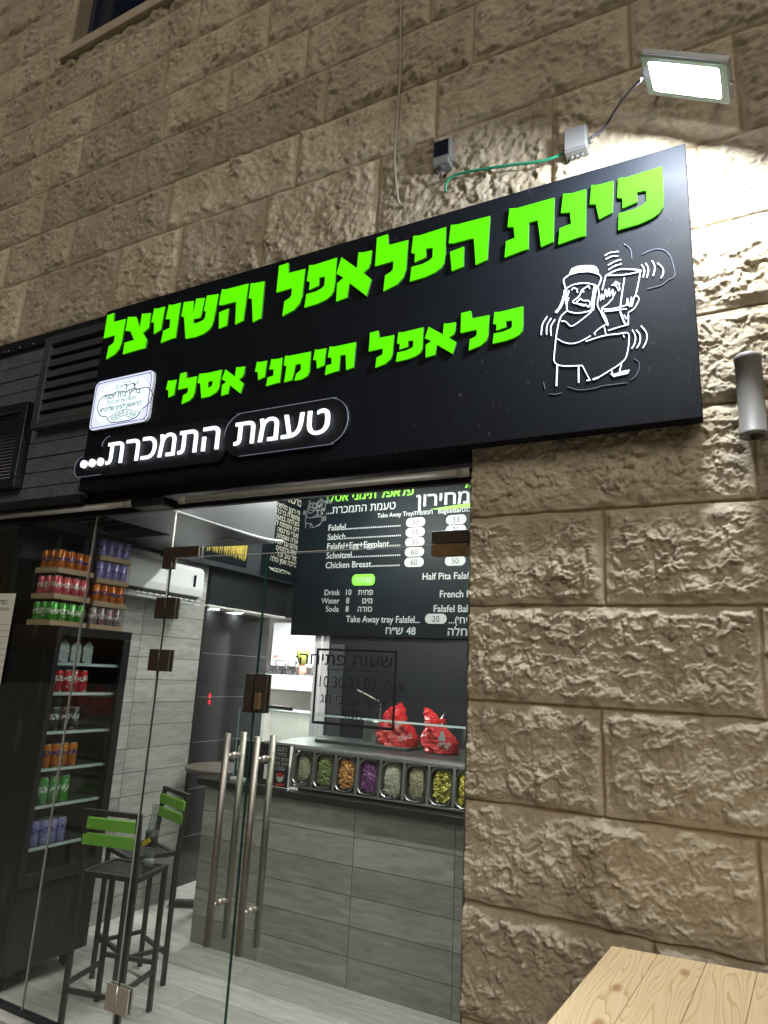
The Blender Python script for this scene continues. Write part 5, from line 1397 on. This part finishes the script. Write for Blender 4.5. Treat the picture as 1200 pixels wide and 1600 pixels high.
for k in range(26):
    x = random.uniform(-0.42, 0.30); r_ = random.uniform(0.015, 0.05)
    if k % 3: box(bm, x, x + r_, random.uniform(0.0, 0.1), 0.2, 0.1502, 0.15 + r_ * 0.9)
    else: tube(bm, [(x, 0.02, 0.16), (x + random.uniform(-.1, .1), 0.02, 0.16 + random.uniform(0.02, 0.14))], 0.006, 6)
obj("utensils", bm, mat("dark utensils", (0.06, 0.06, 0.065), 0.4, var=0.6, vscale=30), kt)
bm = new_bm(); lathe(bm, [(0.03, 0.15), (0.045, 0.19), (0.035, 0.25)], (0.18, 0.05, 0), 14); obj("orange_cup", bm, M_['coral'], kt)
bm = new_bm(); lathe(bm, [(0.03, 0.25), (0.06, 0.33), (0.075, 0.40), (0.03, 0.41)], (0.17, 0.05, 0), 14); obj("plant_pot", bm, mat("olive green pot", (0.14, 0.15, 0.03), 0.6), kt)
kc = empty("wall_cabinet", "white wall-hung cabinet with a small switch plate in the kitchen", "cabinet", (-4.50, 3.75, 1.66))
bm = new_bm(); box(bm, -0.10, 0.17, 0.0, 0.5, 0.0, 0.46); obj("cabinet", bm, mat("white cabinet", (0.78, 0.78, 0.84), 0.35), kc, bevel=0.005)
bm = new_bm(); box(bm, -0.06, 0.10, -0.012, -0.0005, 0.06, 0.135); obj("switch_plate", bm, M_['white_plastic'], kc, bevel=0.003)
for x in (-0.045, -0.02):
    bm = new_bm(); box(bm, x, x + 0.016, -0.016, -0.0125, 0.085, 0.11); obj("red_switch", bm, M_['coral'], kc)
downlight(-4.05, 3.55, 2.199, "lit downlight in the white kitchen ceiling", "kitchen lights")
downlight(-4.6, 3.15, 2.199, "lit downlight deep in the kitchen soffit near the white cabinet", "kitchen lights")
ks = empty("kitchen_lamp", "lit LED strip lamp under the kitchen ceiling", "ceiling lamp", (-3.7, 3.3, 2.19))
bm = new_bm(); box(bm, -0.25, 0.25, -0.07, 0.07, 0.001, 0.012); obj("frame", bm, M_['white_plastic'], ks)
bm = new_bm(); bm.faces.new([bm.verts.new(p) for p in ((-0.24, -0.06, 0), (-0.24, 0.06, 0), (0.24, 0.06, 0), (0.24, -0.06, 0))]); flat("diffuser", bm, M_['shop_lamp'], ks)

# ------------------------------------------------------------------ air conditioner
ac = empty("air_conditioner", "white split air conditioner hung high on the grey tiled wall", "air conditioner", (-3.75, 1.03, 2.065))
bm = new_bm()
prof = [(0.0, 0.0), (0.13, 0.0), (0.195, 0.05), (0.205, 0.10), (0.20, 0.235), (0.17, 0.265), (0.0, 0.268)]
L = 0.43
a = [bm.verts.new((x, -L, z)) for x, z in prof]; b = [bm.verts.new((x, L, z)) for x, z in prof]
for i in range(len(prof)): bm.faces.new((a[i], a[(i + 1) % len(prof)], b[(i + 1) % len(prof)], b[i]))
bm.faces.new(a[::-1]); bm.faces.new(b)
obj("body", bm, M_['white_plastic'], ac, bevel=0.008, seg=3)
bm = new_bm()
v = [bm.verts.new(p) for p in ((0.125, -0.38, -0.002), (0.125, 0.40, -0.002), (0.197, 0.40, 0.048), (0.197, -0.38, 0.048))]; bm.faces.new(v)
obj("outlet", bm, M_['frame_black'], ac)
bm = new_bm()
for k in range(14): box(bm, 0.135, 0.200, -0.37 + k * 0.057, -0.335 + k * 0.057, 0.014, 0.022)
box(bm, 0.145, 0.215, -0.38, 0.40, -0.012, -0.006)
obj("flap", bm, M_['white_plastic'], ac)
bm = new_bm(); box(bm, 0.2065, 0.209, 0.315, 0.34, 0.115, 0.20); obj("display", bm, M_['dark_glass'], ac, bevel=0.008)

# ------------------------------------------------------------------ drinks cooler with cans
cf = empty("drinks_cooler", "tall black glass-door drinks cooler on castors against the left wall", "drinks cooler", (-3.54, 0.385, 0.0))
X0, X1, Y0, Y1, Z0, Z1 = -0.20, 0.205, -0.265, 0.245, 0.09, 1.80
bm = new_bm()
box(bm, X0, X0 + 0.02, Y0, Y1, Z0, Z1); box(bm, X0 + .0205, X1, Y0, Y0 + 0.02, Z0, Z1); box(bm, X0 + .0205, X1, Y1 - 0.02, Y1, Z0, Z1)
box(bm, X0 + .0205, X1, Y0 + .0205, Y1 - .0205, Z0, Z0 + 0.42); box(bm, X0 + .0205, X1, Y0 + .0205, Y1 - .0205, Z1 - 0.05, Z1)
obj("cabinet", bm, M_['cooler_black'], cf, bevel=0.003)
bm = new_bm(); box(bm, X0 + .021, X0 + .024, Y0 + .021, Y1 - .021, Z0 + .421, Z1 - .051); obj("lining", bm, M_['cooler_in'], cf)
dr = None
bm = new_bm()
for aa in ((Y0, Y1, Z1 - 0.05, Z1), (Y0, Y1, Z0 + 0.40, Z0 + 0.46), (Y0, Y0 + 0.03, Z0 + .4605, Z1 - .0505), (Y1 - 0.05, Y1, Z0 + .4605, Z1 - .0505)): box(bm, X1 + 0.002, X1 + 0.03, *aa)
dr = obj("door", bm, M_['cooler_black'], cf, bevel=0.003)
bm = new_bm(); box(bm, X1 + 0.012, X1 + 0.016, Y0 + .03, Y1 - .05, Z0 + .46, Z1 - .05); obj("pane", bm, M_['glass'], dr)
SH = [(1.44, 'red', 5), (1.235, 'black', 4), (1.045, 'orange', 5), (0.86, 'green', 4), (0.655, 'purple', 5)]
for z, *_ in SH + [(1.60, '', 0)]:
    bm = new_bm(); box(bm, X0 + 0.03, X1 - 0.025, Y0 + .022, Y1 - .022, z - 0.008, z); sh_ = obj("shelf", bm, M_['cooler_in'], cf)
    bm = new_bm(); box(bm, X1 - 0.0245, X1 - 0.021, Y0 + .022, Y1 - .022, z - 0.012, z + 0.004); obj("shelf_strip", bm, M_['cooler_shelf'], sh_)
for y in (Y0 + 0.07, Y1 - 0.07):
    bm = new_bm(); tube(bm, [(X1 - 0.07, y - 0.012, 0.04), (X1 - 0.07, y + 0.012, 0.04)], 0.038, 14); box(bm, X1 - 0.10, X1 - 0.04, y - 0.02, y + 0.02, 0.06, 0.0895); obj("castor", bm, M_['cooler_black'], cf)
def can_mesh(r, h):
    bm = new_bm()
    lathe(bm, [(r * 0.78, 0.0), (r, 0.006), (r, h - 0.012), (r * 0.84, h - 0.003), (r * 0.84, h), (r * 0.78, h - 0.004)], n=18, mi=[1, 0, 0, 1, 1])
    return bm
def mesh_of(bm, mats_):
    me = bpy.data.meshes.new("can"); bmesh.ops.recalc_face_normals(bm, faces=bm.faces[:]); bm.to_mesh(me); bm.free()
    for m in mats_: me.materials.append(m)
    return me
CM = {k: mesh_of(can_mesh(0.0258, 0.125 if k != 'green' else 0.14), [CAN[k], M_['can_top']]) for k in CAN}
DESC = {'red': ("red drink can on the upper shelf of the cooler", "red cans in the cooler"), 'black': ("dark drink can on the second shelf of the cooler", "dark cans in the cooler"),
        'orange': ("orange drink can on the middle shelf of the cooler", "orange cans in the cooler"), 'green': ("green and white drink can on the fourth shelf of the cooler", "green cans in the cooler"), 'purple': ("lilac drink can on the lowest shelf of the cooler", "lilac cans in the cooler")}
for z, k, n in SH:
    for i in range(n):
        y = 0.385 - 0.205 + i * (0.0535 if n == 5 else 0.066)
        if k == 'black' and i == 0:
            t = empty("drink_bottle", "red labelled plastic bottle at the near end of the second cooler shelf", "bottle", (-3.395, y, z))
            bm = new_bm(); lathe(bm, [(0.022, 0), (0.026, 0.01), (0.026, 0.09), (0.012, 0.125), (0.012, 0.14)], n=16); obj("body", bm, CAN['red'], t)
            bm = new_bm(); lathe(bm, [(0.0135, 0.1402), (0.0135, 0.155)], n=12); obj("cap", bm, M_['print_black'], t)
            continue
        for dp in (0, 1):
            o = link("drink_can", CM[k], None, (-3.395 - 0.004 * (i % 2) - dp * 0.062, y, z + 0.0005)); o.rotation_euler = (0, 0, i * 1.3 + dp)
            tag(o, DESC[k][0] if dp == 0 else DESC[k][0].replace("drink can on", "drink can in the back row of"), "can", DESC[k][1] if dp == 0 else DESC[k][1] + ", back row")
for i in range(3):
    t = empty("carton", "pale carton standing in the dark top compartment of the cooler", "carton", (-3.42, 0.24 + i * 0.08, 1.6005), group="cartons on the top cooler shelf")
    bm = new_bm(); box(bm, -0.03, 0.03, -0.032, 0.032, 0, 0.10); v = [bm.verts.new(p) for p in ((-0.03, -0.032, 0.1002), (0.03, -0.032, 0.1002), (0.03, 0.032, 0.1002), (-0.03, 0.032, 0.1002), (-0.03, 0, 0.13), (0.03, 0, 0.13))]
    for f in ((0, 1, 5, 4), (2, 3, 4, 5), (1, 2, 5), (3, 0, 4)): bm.faces.new([v[j] for j in f])
    obj("box", bm, CAN['white'], t)
# packs on top of the cooler
CP = {k: mesh_of(can_mesh(0.0288, 0.128), [CAN[k], M_['can_top']]) for k in CAN}
film = glass_mat("shrink film", (0.9, 0.9, 0.9))
def pack(y, z, k, lab):
    t = empty("can_pack", lab, "pack of cans", (-3.50, y, z), group="packs of cans stacked on the cooler")
    bm = new_bm(); w_, d_, h_ = 0.12, 0.10, 0.030
    box(bm, -d_, d_, -w_, w_, 0.0, 0.004)
    for a in ((d_ - 0.003, d_, -w_, w_), (-d_, -d_ + 0.003, -w_, w_), (-d_ + .0031, d_ - .0031, -w_, -w_ + 0.003), (-d_ + .0031, d_ - .0031, w_ - 0.003, w_)): box(bm, *a, 0.0041, h_)
    obj("tray", bm, M_['card'], t)
    bm = new_bm(); box(bm, -d_ + 0.002, d_ + 0.001, -w_ - 0.001, w_ + 0.001, h_ + 0.001, 0.1345); obj("wrap", bm, film, t, bevel=0.008)
    for i in range(4):
        for j in range(3):
            o = link("can", CP[k], t, (0.066 - j * 0.062, -0.0875 + i * 0.0583, 0.0045)); o.rotation_euler = (0, 0, i * 2.1 + j)
zt = 1.801
for n, k, lab in ((0, 'green', "pack of green cans, bottom of the near stack on the cooler"), (1, 'pink', "pack of red cans, middle of the near stack on the cooler"), (2, 'orange', "pack of orange cans, top of the near stack on the cooler")): pack(0.248, zt + n * 0.148, k, lab)
for n, k, lab in ((0, 'cherry', "pack of grey cans with cherry print, bottom of the far stack on the cooler"), (1, 'orange', "pack of orange cans on the cherry print pack in the far stack"), (2, 'purple', "pack of lilac cans, just under the top of the far stack on the cooler"), (3, 'purple', "pack of lilac cans, topmost of the far stack on the cooler")): pack(0.515, zt + n * 0.138, k, lab)

# ------------------------------------------------------------------ bar stools, bottle, round bar table
def stool(x, y, rz, lab):
    t = empty("bar_stool", lab, "bar stool", (x, y, 0), rz, group="black bar stools with green slats")
    hw_, hd_, sz = 0.155, 0.13, 0.645
    bm = new_bm()
    f = ((-hw_, hw_, -hd_, -hd_ + .022), (-hw_, hw_, hd_ - .022, hd_), (-hw_, -hw_ + .022, -hd_ + .0221, hd_ - .0221), (hw_ - .022, hw_, -hd_ + .0221, hd_ - .0221))
    for a in f: box(bm, *a, sz - 0.022, sz)
    n = 14
    for i in range(n):
        x_ = -hw_ + .022 + (2 * hw_ - .044) * i / n; box(bm, x_ + 0.0015, x_ + (2 * hw_ - .044) / n - 0.0045, -hd_ + .0225, hd_ - .0225, sz - 0.012, sz - 0.006)
    for j in range(6):
        y_ = -hd_ + .03 + j * 0.04; box(bm, -hw_ + .023, hw_ - .023, y_, y_ + 0.014, sz - 0.0125, sz - 0.0055)
    obj("seat", bm, M_['chair_black'], t)
    for sx in (-1, 1):
        bm = new_bm(); box(bm, sx * hw_ - (0.022 if sx > 0 else 0), sx * hw_ + (0 if sx > 0 else 0.022), hd_ - .022, hd_, 0, sz - .0222); obj("leg", bm, M_['chair_black'], t, bevel=0.0015)
        x0 = sx * hw_ - (0.022 if sx > 0 else 0)
        bm = new_bm()
        vs = []
        for zz, dy in ((0, 0.0), (sz - 0.03, 0.0), (0.93, -0.03)):
            vs.append([bm.verts.new((x0 + a, -hd_ - .0005 + b + dy, zz)) for a, b in ((0, -0.022), (0.022, -0.022), (0.022, 0), (0, 0))])
        for p, q in zip(vs, vs[1:]):
            for i in range(4): bm.faces.new((p[i], p[(i + 1) % 4], q[(i + 1) % 4], q[i]))
        bm.faces.new(vs[0][::-1]); bm.faces.new(vs[-1]); obj("leg", bm, M_['chair_black'], t, bevel=0.0015)
    bm = new_bm(); box(bm, -hw_ + .0222, hw_ - .0222, -hd_ - 0.051, -hd_ - .031, 0.908, 0.93); obj("top_rail", bm, M_['chair_black'], t)
    for z in (0.845, 0.775):
        bm = new_bm(); box(bm, -hw_ + .006, hw_ - .006, -hd_ - 0.020 - (0.93 - z) * -0.0 - 0.022, -hd_ - 0.003 - 0.024 + 0.012, z - 0.004, z + 0.046); s = obj("back_slat", bm, M_['chair_green'], t, bevel=0.003)
    for a in ((-hw_ + .0222, hw_ - .0222, hd_ - .020, hd_ - .002, 0.20, 0.218), (-hw_ + .0222, hw_ - .0222, -hd_ - 0.02, -hd_ - .002, 0.14, 0.158), (-hw_ + .002, -hw_ + .020, -hd_ + .0, hd_ - .0222, 0.165, 0.183), (hw_ - .020, hw_ - .002, -hd_ + .0, hd_ - .0222, 0.165, 0.183)):
        bm = new_bm(); box(bm, *a); obj("stretcher", bm, M_['chair_black'], t)
    return t
stool(-2.765, 0.300, R(14), "black bar stool with green slats just behind the glass, a bottle on its seat")
stool(-2.985, 0.600, R(160.4), "black bar stool with green slats beside the grey tiled wall, the farther one")
bt = empty("glass_bottle", "clear glass bottle with a black and yellow label on the near bar stool seat", "bottle", (-2.685, 0.365, 0.646))
bm = new_bm(); lathe(bm, [(0.026, 0.0), (0.031, 0.006), (0.031, 0.13), (0.028, 0.17), (0.015, 0.235), (0.0125, 0.27), (0.0145, 0.275), (0.0145, 0.29)], n=24); obj("body", bm, M_['bottle_glass'], bt)
bm = new_bm(); lathe(bm, [(0.027, 0.006), (0.0275, 0.035)], n=20); obj("base_glass", bm, mat("thick bottle base", (0.35, 0.36, 0.36), 0.1), bt)
bm = new_bm(); lathe(bm, [(0.0316, 0.10), (0.0316, 0.165)], n=24); obj("label", bm, M_['black_ink'], bt)
bm = new_bm(); ribbon(bm, [(-0.022, 0.105), (0.022, 0.135)], 0.022, -0.0345, -0.0318); obj("label_stripe", bm, M_['yellow'], bt)
tbl = empty("bar_table", "round grey topped bar table with a flat cross foot beside the dark cladding", "bar table", (-3.42, 1.72, 0))
bm = new_bm(); lathe(bm, [(0.25, 0.892), (0.26, 0.898), (0.26, 0.915), (0.255, 0.92)], n=40); obj("table_top", bm, mat("brown table top", (0.075, 0.062, 0.05), 0.4, var=0.2), tbl)
bm = new_bm(); tube(bm, [(0, 0, 0.03), (0, 0, 0.892)], 0.03, 14); obj("column", bm, M_['chair_black'], tbl)
for k in range(2):
    bm = new_bm(); a = R(30 + 90 * k); d = Vector((math.cos(a), math.sin(a), 0)) * 0.27; q = Vector((-d.y, d.x, 0)).normalized() * 0.025
    v = [bm.verts.new(p + Vector((0, 0, z))) for z in (0.002 + k * 0.0, 0.038 + k * 0.003) for p in (-d - q, d - q, d + q, -d + q)]
    for f in ((3, 2, 1, 0), (4, 5, 6, 7), (0, 1, 5, 4), (1, 2, 6, 5), (2, 3, 7, 6), (3, 0, 4, 7)): bm.faces.new([v[i] for i in f])
    obj("foot", bm, mat("dark foot", (0.04, 0.038, 0.035), 0.45), tbl)

# ------------------------------------------------------------------ pine table outside
pt = empty("pine_table", "raw pine plank bar table standing outside against the stone wall", "table", (0, 0, 0))
C0 = Vector((-0.391, -0.150, 0.92)); du = Vector((0.992, 0.128, 0)); dv = Vector((-0.075, -0.997, 0))
bw_, Lb = 0.121, 0.78
bm = new_bm(); lay = bm.loops.layers.float_color.new('board')
for k in range(9):
    a = C0 + du * (k * bw_); 
    p = [a + du * 0.0006, a + du * (bw_ - 0.0006), a + du * (bw_ - 0.0006) + dv * Lb, a + du * 0.0006 + dv * Lb]
    vs = [bm.verts.new(q) for q in p] + [bm.verts.new(q - Vector((0, 0, 0.032))) for q in p]
    c = (random.random(), random.random() * 0.6, random.random(), 1)
    for f in ((3, 2, 1, 0), (4, 5, 6, 7), (0, 1, 5, 4), (1, 2, 6, 5), (2, 3, 7, 6), (3, 0, 4, 7)):
        fc = bm.faces.new([vs[i] for i in f])
        for l in fc.loops: l[lay] = c
top = obj("table_top", bm, M_['pine'], pt, bevel=0.0015)
def bar_between(name, a, b, wx, wy):
    bm = new_bm(); lay = bm.loops.layers.float_color.new('board')
    box(bm, min(a.x, b.x) - wx, max(a.x, b.x) + wx, min(a.y, b.y) - wy, max(a.y, b.y) + wy, min(a.z, b.z), max(a.z, b.z)); obj(name, bm, M_['pine'], pt, bevel=0.002)
for uu, vv in ((0.07, 0.07), (1.0, 0.07), (0.07, 0.70), (1.0, 0.70)):
    q = C0 + du * uu + dv * vv; bar_between("leg", Vector((q.x, q.y, -0.003)), Vector((q.x, q.y, 0.887)), 0.03, 0.03)
for vv in (0.07, 0.70):
    a, b = C0 + du * 0.12 + dv * vv, C0 + du * 0.95 + dv * vv; ym = (a.y + b.y) / 2
    bar_between("apron", Vector((a.x, ym, 0.80)), Vector((b.x, ym, 0.886)), 0.0, 0.011)
